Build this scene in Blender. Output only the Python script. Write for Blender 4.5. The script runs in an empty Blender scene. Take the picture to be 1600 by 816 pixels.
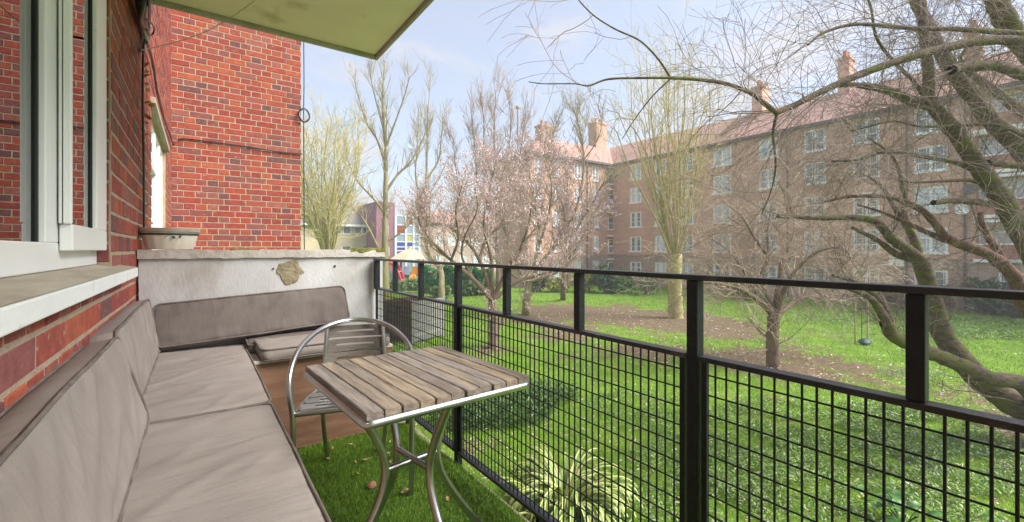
import bpy, math, random
import numpy as np
from mathutils import Vector, Matrix, noise as mnoise

random.seed(7)
RNG = np.random.default_rng(11)
SC = bpy.context.scene
COL = SC.collection
R = math.radians

# ------------------------------------------------------------------ camera
H = 3.6                      # camera height above the garden
FL = 690.0                   # focal length in photo pixels (1600 wide)
HOR = 390.0                  # horizon row
TH = math.atan(491.0 / FL)
S, C = math.sin(TH), math.cos(TH)
cam_d = bpy.data.cameras.new('camera')
cam = bpy.data.objects.new('camera', cam_d)
COL.objects.link(cam)
cam.location = (0, 0, H)
cam.rotation_euler = (R(90), 0, -TH)
cam_d.sensor_width = 36
cam_d.lens = FL / 1600 * 36
cam_d.shift_y = (HOR - 408) / 1600
cam_d.clip_start = 0.02
cam_d.clip_end = 3000
SC.camera = cam

# ------------------------------------------------------------------ world, sun, exposure
SUN_EL, SUN_AZ = R(44), R(136)
w = bpy.data.worlds.new('World')
SC.world = w
w.use_nodes = True
nt = w.node_tree
nt.nodes.clear()
def N(t, typ, **kw):
    n = t.nodes.new(typ)
    for k, v in kw.items():
        setattr(n, k, v)
    return n
out = N(nt, 'ShaderNodeOutputWorld')
bg = N(nt, 'ShaderNodeBackground')
bg.inputs[1].default_value = 0.098
sky = N(nt, 'ShaderNodeTexSky', sky_type='NISHITA', sun_disc=False)
sky.sun_elevation = SUN_EL
sky.sun_rotation = SUN_AZ
sky.air_density = 1.0
sky.dust_density = 2.0
tc = N(nt, 'ShaderNodeTexCoord')
mp = N(nt, 'ShaderNodeMapping')
mp.inputs['Scale'].default_value = (1.0, 1.0, 2.6)
n1 = N(nt, 'ShaderNodeTexNoise')
n1.inputs['Scale'].default_value = 4.2
n1.inputs['Detail'].default_value = 9
n1.inputs['Roughness'].default_value = 0.56
n1.inputs['Distortion'].default_value = 0.25
cr = N(nt, 'ShaderNodeValToRGB')
cr.color_ramp.elements[0].position = 0.50
cr.color_ramp.elements[0].color = (0.48, 0.48, 0.48, 1)
cr.color_ramp.elements[1].position = 0.68
cr.color_ramp.elements[1].color = (0.93, 0.93, 0.93, 1)
mx = N(nt, 'ShaderNodeMix', data_type='RGBA')
mx.inputs['B'].default_value = (2.9, 2.87, 3.0, 1)
nt.links.new(tc.outputs['Generated'], mp.inputs['Vector'])
nt.links.new(mp.outputs[0], n1.inputs['Vector'])
nt.links.new(n1.outputs['Fac'], cr.inputs[0])
nt.links.new(cr.outputs[0], mx.inputs['Factor'])
nt.links.new(sky.outputs[0], mx.inputs['A'])
nt.links.new(mx.outputs['Result'], bg.inputs[0])
nt.links.new(bg.outputs[0], out.inputs[0])
sun_d = bpy.data.lights.new('sun', 'SUN')
sun_d.energy = 2.4
sun_d.angle = R(38)
sun_d.color = (1.0, 0.965, 0.90)
sun = bpy.data.objects.new('sun', sun_d)
COL.objects.link(sun)
sdir = Vector((math.sin(SUN_AZ) * math.cos(SUN_EL), math.cos(SUN_AZ) * math.cos(SUN_EL), math.sin(SUN_EL)))
sun.rotation_euler = sdir.to_track_quat('Z', 'Y').to_euler()
SC.view_settings.view_transform = 'Standard'
SC.view_settings.look = 'None'
SC.view_settings.exposure = 1.62
SC.view_settings.gamma = 1.0

# ------------------------------------------------------------------ photo measures -> places
def ray(x, y):
    u = (x - 800) / FL
    v = (y - HOR) / FL
    return Vector((S + C * u, C - S * u, -v))
def at(x, y, t):
    return Vector((0, 0, H)) + ray(x, y) * t
def onX(x, y, X):
    r = ray(x, y); return Vector((0, 0, H)) + r * (X / r.x)
def onY(x, y, Y):
    r = ray(x, y); return Vector((0, 0, H)) + r * (Y / r.y)
def onZ(x, y, Z):
    r = ray(x, y); return Vector((0, 0, H)) + r * ((Z - H) / r.z)
def proj(p):
    t = p[0] * S + p[1] * C
    l = p[0] * C - p[1] * S
    return (800 + FL * l / t, HOR - FL * (p[2] - H) / t, t)

# ------------------------------------------------------------------ materials
def mat(name, c1, c2=None, scale=8.0, rough=0.7, metal=0.0, bump=0.0, bscale=None, c3=None, stretch=(1, 1, 1),
        island=None, objrand=None, spec=0.5, coords='Object', detail=6, ramp=(0.35, 0.65), bdist=0.01, bump2=None):
    """noise mix of c1/c2; island / objrand: list of colours picked by random per island / object"""
    m = bpy.data.materials.new(name)
    m.use_nodes = True
    t = m.node_tree
    b = t.nodes['Principled BSDF']
    b.inputs['Roughness'].default_value = rough
    b.inputs['Metallic'].default_value = metal
    b.inputs['Specular IOR Level'].default_value = spec
    tc = N(t, 'ShaderNodeTexCoord')
    mp = N(t, 'ShaderNodeMapping')
    mp.inputs['Scale'].default_value = stretch
    t.links.new(tc.outputs[coords], mp.inputs['Vector'])
    vec = mp.outputs[0]
    oi = None
    if objrand is not None:
        oi = N(t, 'ShaderNodeObjectInfo')
        ad = N(t, 'ShaderNodeVectorMath', operation='ADD')
        cx = N(t, 'ShaderNodeVectorMath', operation='SCALE')
        cx.inputs[0].default_value = (37, 17, 53)
        t.links.new(oi.outputs['Random'], cx.inputs['Scale'])
        t.links.new(vec, ad.inputs[0]); t.links.new(cx.outputs[0], ad.inputs[1])
        vec = ad.outputs[0]
    col = None
    base = None
    lst = island or objrand
    if lst:
        r = N(t, 'ShaderNodeValToRGB')
        r.color_ramp.interpolation = 'CONSTANT' if len(lst) > 3 else 'LINEAR'
        el = r.color_ramp.elements
        while len(el) < len(lst): el.new(0.5)
        for i, c in enumerate(lst):
            el[i].position = i / len(lst) if len(lst) > 3 else i / max(1, len(lst) - 1)
            el[i].color = (*c, 1)
        if island:
            g = N(t, 'ShaderNodeNewGeometry')
            t.links.new(g.outputs['Random Per Island'], r.inputs[0])
        else:
            t.links.new(oi.outputs['Random'], r.inputs[0])
        base = r.outputs[0]
    nz = N(t, 'ShaderNodeTexNoise')
    nz.inputs['Scale'].default_value = scale
    nz.inputs['Detail'].default_value = detail
    nz.inputs['Roughness'].default_value = 0.62
    t.links.new(vec, nz.inputs['Vector'])
    rr = N(t, 'ShaderNodeValToRGB')
    rr.color_ramp.elements[0].position = ramp[0]
    rr.color_ramp.elements[1].position = ramp[1]
    t.links.new(nz.outputs['Fac'], rr.inputs[0])
    if c2 is None: c2 = c1
    if base is not None:
        # c1, c2 multiply the random colour
        rr.color_ramp.elements[0].color = (*c1, 1)
        rr.color_ramp.elements[1].color = (*c2, 1)
        mu = N(t, 'ShaderNodeMix', data_type='RGBA', blend_type='MULTIPLY')
        mu.inputs['Factor'].default_value = 1
        t.links.new(base, mu.inputs['A']); t.links.new(rr.outputs[0], mu.inputs['B'])
        col = mu.outputs['Result']
    else:
        rr.color_ramp.elements[0].color = (*c1, 1)
        rr.color_ramp.elements[1].color = (*c2, 1)
        col = rr.outputs[0]
    if c3 is not None:                      # (colour, scale, lo, hi): a second blotchy layer
        cc, sc, lo, hi = c3
        n2 = N(t, 'ShaderNodeTexNoise')
        n2.inputs['Scale'].default_value = sc
        n2.inputs['Detail'].default_value = 5
        t.links.new(vec, n2.inputs['Vector'])
        r2 = N(t, 'ShaderNodeMapRange')
        r2.inputs['From Min'].default_value = lo
        r2.inputs['From Max'].default_value = hi
        t.links.new(n2.outputs['Fac'], r2.inputs['Value'])
        m2 = N(t, 'ShaderNodeMix', data_type='RGBA')
        m2.inputs['B'].default_value = (*cc, 1)
        t.links.new(r2.outputs[0], m2.inputs['Factor'])
        t.links.new(col, m2.inputs['A'])
        col = m2.outputs['Result']
    t.links.new(col, b.inputs['Base Color'])
    if bump:
        nb = N(t, 'ShaderNodeTexNoise')
        nb.inputs['Scale'].default_value = bscale or scale * 4
        nb.inputs['Detail'].default_value = 5
        t.links.new(vec, nb.inputs['Vector'])
        bp = N(t, 'ShaderNodeBump')
        bp.inputs['Strength'].default_value = bump
        bp.inputs['Distance'].default_value = bdist
        t.links.new(nb.outputs['Fac'], bp.inputs['Height'])
        t.links.new(bp.outputs[0], b.inputs['Normal'])
        if bump2:
            st2, sc2, str2, ds2 = bump2
            mp2 = N(t, 'ShaderNodeMapping'); mp2.inputs['Scale'].default_value = st2
            mp2.inputs['Rotation'].default_value = (0.1, 0.05, 0.12)
            t.links.new(tc.outputs[coords], mp2.inputs['Vector'])
            n3 = N(t, 'ShaderNodeTexNoise'); n3.inputs['Scale'].default_value = sc2; n3.inputs['Detail'].default_value = 4; n3.inputs['Distortion'].default_value = 0.6
            t.links.new(mp2.outputs[0], n3.inputs['Vector'])
            b2 = N(t, 'ShaderNodeBump'); b2.inputs['Strength'].default_value = str2; b2.inputs['Distance'].default_value = ds2
            t.links.new(n3.outputs['Fac'], b2.inputs['Height']); t.links.new(bp.outputs[0], b2.inputs['Normal'])
            t.links.new(b2.outputs[0], b.inputs['Normal'])
    return m

BRICKS = [(0.36, 0.07, 0.042), (0.32, 0.055, 0.038), (0.27, 0.05, 0.04), (0.37, 0.075, 0.042), (0.34, 0.07, 0.048),
          (0.31, 0.075, 0.058), (0.40, 0.095, 0.048), (0.29, 0.06, 0.046), (0.24, 0.07, 0.064), (0.36, 0.062, 0.038),
          (0.33, 0.10, 0.075), (0.17, 0.065, 0.065), (0.30, 0.05, 0.036), (0.27, 0.085, 0.075)]
M = {}
M['brick'] = mat('brick_red', (0.72, 0.74, 0.74), (1.05, 1.08, 1.1), scale=22, rough=0.88, bump=0.55, bscale=90, objrand=BRICKS, bdist=0.006, c3=((0.46, 0.36, 0.30), 30, 0.62, 0.82))
M['brick_stuff'] = mat('brick_red_run', (0.72, 0.74, 0.74), (1.05, 1.08, 1.1), scale=22, rough=0.88, bump=0.5, bscale=90, island=BRICKS, bdist=0.006)
M['mortar'] = mat('mortar', (0.36, 0.27, 0.19), (0.45, 0.36, 0.27), scale=14, rough=0.95, bump=0.6, bscale=120, c3=((0.36, 0.32, 0.16), 5, 0.56, 0.75))
M['upvc'] = mat('white_upvc', (0.80, 0.82, 0.82), (0.85, 0.86, 0.86), scale=3, rough=0.35, c3=((0.55, 0.58, 0.55), 20, 0.66, 0.85))
M['gasket'] = mat('black_gasket', (0.02, 0.025, 0.025), rough=0.5)
M['sill_paint'] = mat('sill_white', (0.74, 0.77, 0.78), (0.80, 0.82, 0.82), scale=6, rough=0.55, c3=((0.5, 0.47, 0.4), 14, 0.64, 0.85), bump=0.15, bscale=60)
M['sill_top'] = mat('sill_dirty_top', (0.34, 0.29, 0.22), (0.46, 0.41, 0.33), scale=5, rough=0.8, c3=((0.42, 0.42, 0.36), 9, 0.5, 0.8), stretch=(3, 0.7, 1), bump=0.2, bscale=60)
M['render'] = mat('white_render', (0.40, 0.38, 0.37), (0.53, 0.53, 0.54), scale=2.2, rough=0.9, bump=0.28, bscale=50, stretch=(1.3, 1.3, 0.7), c3=((0.27, 0.22, 0.18), 3.6, 0.52, 0.78), ramp=(0.3, 0.62))
M['coping'] = mat('coping', (0.36, 0.32, 0.28), (0.50, 0.47, 0.44), scale=4, rough=0.95, bump=0.5, bscale=45, c3=((0.26, 0.23, 0.12), 5, 0.60, 0.78), bdist=0.012)
M['lime'] = mat('bared_mortar', (0.17, 0.14, 0.08), (0.32, 0.27, 0.18), scale=18, rough=0.95, bump=0.8, bscale=50)
M['moss'] = mat('moss', (0.10, 0.11, 0.02), (0.25, 0.25, 0.06), scale=40, rough=1, bump=0.8)
M['soffit'] = mat('soffit_paint', (0.84, 0.73, 0.63), (0.88, 0.79, 0.70), scale=2.5, rough=0.9, bump=0.25, bscale=30, c3=((0.44, 0.36, 0.2), 4, 0.6, 0.85))
M['black_metal'] = mat('black_painted_steel', (0.003, 0.005, 0.008), (0.008, 0.011, 0.016), scale=25, rough=0.45, bump=0.25, bscale=70, spec=0.35, c3=((0.07, 0.06, 0.05), 11, 0.68, 0.76))
M['rail_top'] = mat('black_painted_worn_steel', (0.008, 0.009, 0.012), (0.022, 0.022, 0.025), scale=12, rough=0.34, bump=0.3, bscale=60, c3=((0.085, 0.07, 0.06), 9, 0.62, 0.72))
M['alu'] = mat('aluminium', (0.46, 0.46, 0.46), (0.60, 0.60, 0.59), scale=9, rough=0.30, metal=1.0, bump=0.05, bscale=40)
M['ply'] = mat('stained_ply', (0.19, 0.095, 0.055), (0.28, 0.155, 0.095), scale=3, rough=0.75, stretch=(1, 1, 7), bump=0.2, bscale=30, c3=((0.40, 0.24, 0.16), 2.5, 0.5, 0.8))
M['white_edge'] = mat('pale_timber', (0.62, 0.56, 0.5), (0.7, 0.65, 0.6), rough=0.8)
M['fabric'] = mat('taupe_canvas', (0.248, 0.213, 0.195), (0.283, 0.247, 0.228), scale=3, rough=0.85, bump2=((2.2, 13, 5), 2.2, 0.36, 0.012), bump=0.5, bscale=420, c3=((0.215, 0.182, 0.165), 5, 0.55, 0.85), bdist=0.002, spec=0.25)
M['fabric_shaded'] = mat('shaded_taupe_canvas', (0.115, 0.096, 0.088), (0.145, 0.122, 0.112), scale=4, rough=0.85, bump2=((10, 4, 3), 2.0, 0.4, 0.012), bump=0.35, bscale=420, bdist=0.002, spec=0.25)  # same taupe canvas, darkened to stand for less light falling on it
M['piping'] = mat('taupe_piping', (0.11, 0.09, 0.08), (0.17, 0.14, 0.125), scale=20, rough=0.85)
M['slat'] = mat('weathered_teak', (0.42, 0.40, 0.38), (1.0, 0.98, 0.95), scale=5, rough=0.82, stretch=(9, 0.9, 9), bump=0.6, bscale=26, bdist=0.006,
                objrand=[(0.30, 0.255, 0.22), (0.33, 0.27, 0.215), (0.27, 0.225, 0.19), (0.36, 0.285, 0.21), (0.30, 0.26, 0.235)], c3=((0.33, 0.25, 0.16), 3.2, 0.60, 0.72), ramp=(0.32, 0.68))
M['chair_slat'] = mat('grey_teak', (0.11, 0.093, 0.08), (0.18, 0.155, 0.135), scale=4, rough=0.8, stretch=(1, 9, 9), bump=0.4, bscale=30)
M['turf_base'] = mat('turf_base', (0.05, 0.10, 0.015), (0.09, 0.15, 0.03), scale=40, rough=1)
M['turf'] = mat('turf_blade', (0.75, 0.8, 0.7), (1.2, 1.15, 1.1), scale=3, rough=0.65, island=[(0.10, 0.22, 0.015), (0.18, 0.34, 0.025), (0.27, 0.40, 0.05)], spec=0.3)
M['concrete'] = mat('concrete', (0.17, 0.14, 0.11), (0.29, 0.25, 0.20), scale=12, rough=0.95, bump=0.6, bscale=70)
M['pot'] = mat('cream_plastic', (0.60, 0.55, 0.46), (0.68, 0.63, 0.55), scale=6, rough=0.55)
M['pot_rim'] = mat('pot_rim', (0.30, 0.24, 0.19), (0.38, 0.31, 0.25), scale=14, rough=0.6)
M['pot_band'] = mat('pot_band', (0.03, 0.05, 0.045), rough=0.6)
M['cable'] = mat('black_cable', (0.012, 0.013, 0.017), (0.03, 0.03, 0.04), scale=30, rough=0.35)
M['cable_grey'] = mat('grey_cable', (0.28, 0.30, 0.36), (0.4, 0.42, 0.48), scale=30, rough=0.35)
M['shell'] = mat('terracotta', (0.42, 0.12, 0.035), (0.58, 0.22, 0.08), scale=25, rough=0.7)
M['cord'] = mat('cord', (0.42, 0.33, 0.24), rough=0.9)
M['room'] = mat('unlit_room_tone', (0.05, 0.05, 0.055), (0.08, 0.08, 0.085), scale=2, rough=0.9)  # dark colour stands for the unlit room behind the glass
def glass(name, tint, refl):
    m = bpy.data.materials.new(name); m.use_nodes = True
    t = m.node_tree; b = t.nodes['Principled BSDF']
    b.inputs['Base Color'].default_value = (*tint, 1)
    b.inputs['Roughness'].default_value = 0.03
    b.inputs['Specular IOR Level'].default_value = refl
    b.inputs['IOR'].default_value = 1.6
    return m
def clear_glass(name, trans):
    m = bpy.data.materials.new(name); m.use_nodes = True
    t = m.node_tree; t.nodes.clear()
    o = N(t, 'ShaderNodeOutputMaterial'); mixs = N(t, 'ShaderNodeMixShader')
    tr = N(t, 'ShaderNodeBsdfTransparent'); gl = N(t, 'ShaderNodeBsdfGlossy'); gl.inputs['Roughness'].default_value = 0.0
    tr.inputs['Color'].default_value = (trans, trans, trans, 1)
    fr = N(t, 'ShaderNodeFresnel'); fr.inputs['IOR'].default_value = 2.4
    gl.inputs['Color'].default_value = (0.95, 0.97, 0.98, 1)
    t.links.new(fr.outputs[0], mixs.inputs[0]); t.links.new(tr.outputs[0], mixs.inputs[1]); t.links.new(gl.outputs[0], mixs.inputs[2])
    t.links.new(mixs.outputs[0], o.inputs[0])
    return m
M['window_glass'] = clear_glass('window_glass', 0.55)
M['far_glass'] = glass('far_glass', (0.16, 0.20, 0.22), 1.0)
M['far_net'] = glass('far_glass_net_curtain', (0.50, 0.56, 0.60), 0.8)
M['far_white'] = mat('far_white_paint', (0.88, 0.88, 0.88), rough=0.6)

def brick_tex(name, c1, c2, mortar, scale=1.0, axis='X', c3=None):
    """running-bond wall for buildings too far away to show single bricks; axis = horizontal axis of the wall"""
    m = bpy.data.materials.new(name); m.use_nodes = True
    t = m.node_tree; b = t.nodes['Principled BSDF']; b.inputs['Roughness'].default_value = 0.9
    tc = N(t, 'ShaderNodeTexCoord'); sp = N(t, 'ShaderNodeSeparateXYZ'); cb = N(t, 'ShaderNodeCombineXYZ')
    t.links.new(tc.outputs['Object'], sp.inputs[0])
    ad = N(t, 'ShaderNodeMath', operation='ADD')
    t.links.new(sp.outputs['X'], ad.inputs[0]); t.links.new(sp.outputs['Y'], ad.inputs[1])
    t.links.new(ad.outputs[0], cb.inputs[0]); t.links.new(sp.outputs['Z'], cb.inputs[1])
    bt = N(t, 'ShaderNodeTexBrick')
    bt.inputs['Color1'].default_value = (*c1, 1); bt.inputs['Color2'].default_value = (*c2, 1); bt.inputs['Mortar'].default_value = (*mortar, 1)
    bt.inputs['Scale'].default_value = scale
    bt.inputs['Mortar Size'].default_value = 0.008
    bt.inputs['Brick Width'].default_value = 0.24; bt.inputs['Row Height'].default_value = 0.085
    t.links.new(cb.outputs[0], bt.inputs['Vector'])
    col = bt.outputs['Color']
    nz = N(t, 'ShaderNodeTexNoise'); nz.inputs['Scale'].default_value = 0.35; nz.inputs['Detail'].default_value = 6
    t.links.new(tc.outputs['Object'], nz.inputs['Vector'])
    mr = N(t, 'ShaderNodeMapRange'); mr.inputs['From Min'].default_value = 0.4; mr.inputs['From Max'].default_value = 0.65
    t.links.new(nz.outputs['Fac'], mr.inputs['Value'])
    mm = N(t, 'ShaderNodeMix', data_type='RGBA', blend_type='MULTIPLY')
    mm.inputs['B'].default_value = (*(c3 or (0.75, 0.78, 0.8)), 1)
    t.links.new(mr.outputs[0], mm.inputs['Factor']); t.links.new(col, mm.inputs['A'])
    t.links.new(mm.outputs['Result'], b.inputs['Base Color'])
    return m

# ------------------------------------------------------------------ mesh helpers
class MB:
    def __init__(self):
        self.v = []; self.f = []
    def add(self, vs, fs):
        o = len(self.v)
        self.v += [tuple(p) for p in vs]
        self.f += [tuple(i + o for i in f) for f in fs]
        return self
    def box(self, c, s, m=None):
        x, y, z = s[0] / 2, s[1] / 2, s[2] / 2
        vs = [Vector((a * x, b * y, d * z)) for d in (-1, 1) for b in (-1, 1) for a in (-1, 1)]
        if m is not None: vs = [m @ p for p in vs]
        c = Vector(c)
        self.add([p + c for p in vs], [(0, 2, 3, 1), (4, 5, 7, 6), (0, 1, 5, 4), (2, 6, 7, 3), (0, 4, 6, 2), (1, 3, 7, 5)])
        return self
    def bx(self, x0, x1, y0, y1, z0, z1):
        return self.box(((x0 + x1) / 2, (y0 + y1) / 2, (z0 + z1) / 2), (x1 - x0, y1 - y0, z1 - z0))
    def bar(self, p, q, wd, ht):
        p, q = Vector(p), Vector(q); d = (q - p); L = d.length; d.normalize()
        up = Vector((0, 0, 1)) if abs(d.z) < 0.95 else Vector((0, 1, 0))
        sx = d.cross(up).normalized(); uz = sx.cross(d)
        m = Matrix((sx, d, uz)).transposed()
        return self.box((p + q) / 2, (wd, L, ht), m)
    def tube(self, pts, rad, n=10, closed=False, cap=True):
        pts = [Vector(p) for p in pts]
        k = len(pts)
        if not hasattr(rad, '__len__'): rad = [rad] * k
        prev = None; rings = []
        for i in range(k):
            a = pts[i - 1] if (i > 0 or closed) else pts[i]
            b = pts[(i + 1) % k] if (i < k - 1 or closed) else pts[i]
            d = (b - a).normalized()
            if prev is None:
                up = Vector((0, 0, 1)) if abs(d.z) < 0.9 else Vector((1, 0, 0))
                s = d.cross(up).normalized()
            else:
                s = (prev - d * prev.dot(d)).normalized()
            prev = s
            u = d.cross(s)
            rings.append([pts[i] + (s * math.cos(2 * math.pi * j / n) + u * math.sin(2 * math.pi * j / n)) * rad[i] for j in range(n)])
        vs = [p for r in rings for p in r]; fs = []
        for i in range(k if closed else k - 1):
            i2 = (i + 1) % k
            for j in range(n):
                j2 = (j + 1) % n
                fs.append((i * n + j, i * n + j2, i2 * n + j2, i2 * n + j))
        if cap and not closed:
            fs.append(tuple(range(n))[::-1]); fs.append(tuple((k - 1) * n + j for j in range(n)))
        return self.add(vs, fs)
    def lathe(self, c, prof, n=24, sx=1.0, sy=1.0, capb=True, capt=True):
        c = Vector(c); vs = []; fs = []
        for r, z in prof:
            vs += [c + Vector((r * sx * math.cos(2 * math.pi * j / n), r * sy * math.sin(2 * math.pi * j / n), z)) for j in range(n)]
        for i in range(len(prof) - 1):
            for j in range(n):
                j2 = (j + 1) % n
                fs.append((i * n + j, i * n + j2, (i + 1) * n + j2, (i + 1) * n + j))
        if capb: fs.append(tuple(range(n))[::-1])
        if capt: fs.append(tuple((len(prof) - 1) * n + j for j in range(n)))
        return self.add(vs, fs)
    def mesh(self, name, smooth=None):
        me = bpy.data.meshes.new(name)
        me.from_pydata(self.v, [], self.f)
        if smooth is not None:
            me.polygons.foreach_set('use_smooth', [True] * len(me.polygons))
            me.set_sharp_from_angle(angle=R(smooth))
        me.update()
        return me
    def build(self, name, m, parent=None, smooth=None, bevel=0, seg=2):
        me = self.mesh(name, smooth)
        return link(name, me, m, parent, bevel, seg)

def link(name, me, m, parent=None, bevel=0, seg=2):
    if m is not None and not me.materials: me.materials.append(m)
    o = bpy.data.objects.new(name, me)
    COL.objects.link(o)
    if parent is not None: adopt(o, parent)
    if bevel:
        b = o.modifiers.new('bevel', 'BEVEL'); b.width = bevel; b.segments = seg; b.limit_method = 'ANGLE'
    return o
WORLD_M = {}
def adopt(o, parent):
    o.parent = parent
    o.matrix_parent_inverse = full(parent).inverted()
def full(o):
    m = Matrix.LocRotScale(o.location, o.rotation_euler, o.scale)
    if o.parent is not None:
        m = full(o.parent) @ o.matrix_parent_inverse @ m
    return m
def tag(o, label=None, cat=None, group=None, kind=None):
    if label: o['label'] = label
    if cat: o['category'] = cat
    if group: o['group'] = group
    if kind: o['kind'] = kind
    return o
def thing(name, loc, label, cat, group=None):
    o = bpy.data.objects.new(name, None)
    o.empty_display_size = 0.2
    COL.objects.link(o); o.location = loc
    return tag(o, label, cat, group)
def np_mesh(name, V, Fc, m, parent=None, smooth=False, kind=None):
    """V (n,3), Fc (k,3 or 4) arrays -> one object"""
    me = bpy.data.meshes.new(name)
    V = np.asarray(V, np.float32); Fc = np.asarray(Fc, np.int32)
    nf, c = Fc.shape
    me.vertices.add(len(V)); me.vertices.foreach_set('co', V.ravel())
    me.loops.add(nf * c); me.loops.foreach_set('vertex_index', Fc.ravel())
    me.polygons.add(nf)
    me.polygons.foreach_set('loop_start', np.arange(0, nf * c, c, dtype=np.int32))
    me.polygons.foreach_set('loop_total', np.full(nf, c, np.int32))
    if smooth: me.polygons.foreach_set('use_smooth', np.ones(nf, bool))
    me.update(calc_edges=True)
    o = link(name, me, m, parent)
    if kind: o['kind'] = kind
    return o
def catmull(pts, k):
    P = np.array([list(p) for p in pts], float)
    P = np.vstack([2 * P[0] - P[1], P, 2 * P[-1] - P[-2]])
    n = len(P) - 3
    s = np.linspace(0, n - 1e-6, k)
    i = s.astype(int); f = (s - i)[:, None]
    a, b, c, d = P[i], P[i + 1], P[i + 2], P[i + 3]
    return 0.5 * (2 * b + (c - a) * f + (2 * a - 5 * b + 4 * c - d) * f ** 2 + (3 * b - a - 3 * c + d) * f ** 3)
def wall_with_holes(mb, O, U, Nn, width, z0, z1, holes, depth):
    """flat wall from O along unit U, outward normal Nn; holes = (u0,u1,z0,z1) with reveals of given depth"""
    O, U, Nn = Vector(O), Vector(U), Vector(Nn)
    us = sorted({0.0, width, *[h[0] for h in holes], *[h[1] for h in holes]})
    zs = sorted({z0, z1, *[h[2] for h in holes], *[h[3] for h in holes]})
    def P(u, z, d=0.0): return Vector((O.x, O.y, 0)) + U * u - Nn * d + Vector((0, 0, z))
    for i in range(len(us) - 1):
        for j in range(len(zs) - 1):
            uc, zc = (us[i] + us[i + 1]) / 2, (zs[j] + zs[j + 1]) / 2
            if any(h[0] < uc < h[1] and h[2] < zc < h[3] for h in holes): continue
            mb.add([P(us[i], zs[j]), P(us[i + 1], zs[j]), P(us[i + 1], zs[j + 1]), P(us[i], zs[j + 1])], [(0, 1, 2, 3)])
    for h in holes:
        a, b, c, d = h[:4]
        dd = h[4] if len(h) > 4 else depth
        for (p, q) in (((a, c), (b, c)), ((b, c), (b, d)), ((b, d), (a, d)), ((a, d), (a, c))):
            mb.add([P(*p), P(*q), P(*q, dd), P(*p, dd)], [(0, 1, 2, 3)])
        if len(h) > 4:
            mb.add([P(a, c, dd), P(b, c, dd), P(b, d, dd), P(a, d, dd)], [(0, 1, 2, 3)])
#PART2
# ================================================================== our building (left)
XW = -0.30                   # face of the wall along the balcony
YW = 7.73                    # face of the projecting wing
XE = 1.352                   # right edge of the wing
FZ = H - 1.17                # balcony floor
SLZ = H + 1.545              # underside of the balcony above
COURSE, HEAD = 0.0872, 0.137

house = thing('apartment_building', (XW, 3, 0), 'red brick building along the left with white windows and a projecting wing', 'building')
YJ = 2.53                    # right jamb of the near window
h_near = (-3.0 + 3.0 + 0.0, YJ + 3.0, H - 0.085, H + 1.40)
fw0, fw1 = onX(237, 300, XW).y, onX(259, 300, XW).y
fz1 = onX(237, 168, XW).z
h_far = (fw0 + 3.0, fw1 + 3.0, H - 0.30, fz1)
mb = MB()
wall_with_holes(mb, (XW - 0.0025, -3.0, 0), (0, 1, 0), (1, 0, 0), YW + 3.0, 0, H + 6, [h_near, h_far], 0.16)
wall = mb.build('wall', M['mortar'], house)
mb = MB()
wall_with_holes(mb, (XW - 0.0025, YW + 0.004, 0), (1, 0, 0), (0, -1, 0), XE - XW, 0, H + 6, [], 0.1)
wall_with_holes(mb, (XE - 0.005, YW + 0.007, 0), (0, 1, 0), (1, 0, 0), 6.0, 0, H + 6, [], 0.1)
wing = mb.build('wing_wall', M['mortar'], house)

def brick_mesh(L, hgt, dep, seed):
    rnd = random.Random(seed)
    c = 0.0035
    vs = []; j = lambda a=0.0016: rnd.uniform(-a, a)
    for (sx, sz) in ((-1, -1), (1, -1), (1, 1), (-1, 1)):           # front inner ring
        vs.append((sx * (L / 2 - c) + j(), 0 + j(0.001), sz * (hgt / 2 - c) + j(0.0012)))
    for (sx, sz) in ((-1, -1), (1, -1), (1, 1), (-1, 1)):           # front outer ring
        vs.append((sx * L / 2 + j(), c + 0.001, sz * hgt / 2 + j(0.0012)))
    for (sx, sz) in ((-1, -1), (1, -1), (1, 1), (-1, 1)):
        vs.append((sx * L / 2, dep, sz * hgt / 2))
    fs = [(0, 1, 2, 3)]
    for k in range(4):
        k2 = (k + 1) % 4
        fs.append((k + 4, k2 + 4, k2, k)); fs.append((k + 8, k2 + 8, k2 + 4, k + 4))
    return vs, fs
JT = 0.0125
BR = {}
for nm, L in (('s', 2 * HEAD - JT), ('h', HEAD - JT)):
    BR[nm] = [brick_mesh(L, COURSE - JT, 0.03, 10 + i) for i in range(6)]
BRM = {}
for nm in BR:
    BRM[nm] = []
    for vs, fs in BR[nm]:
        b = MB(); b.add(vs, fs); me = b.mesh('brick'); me.materials.append(M['brick']); BRM[nm].append(me)

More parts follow.
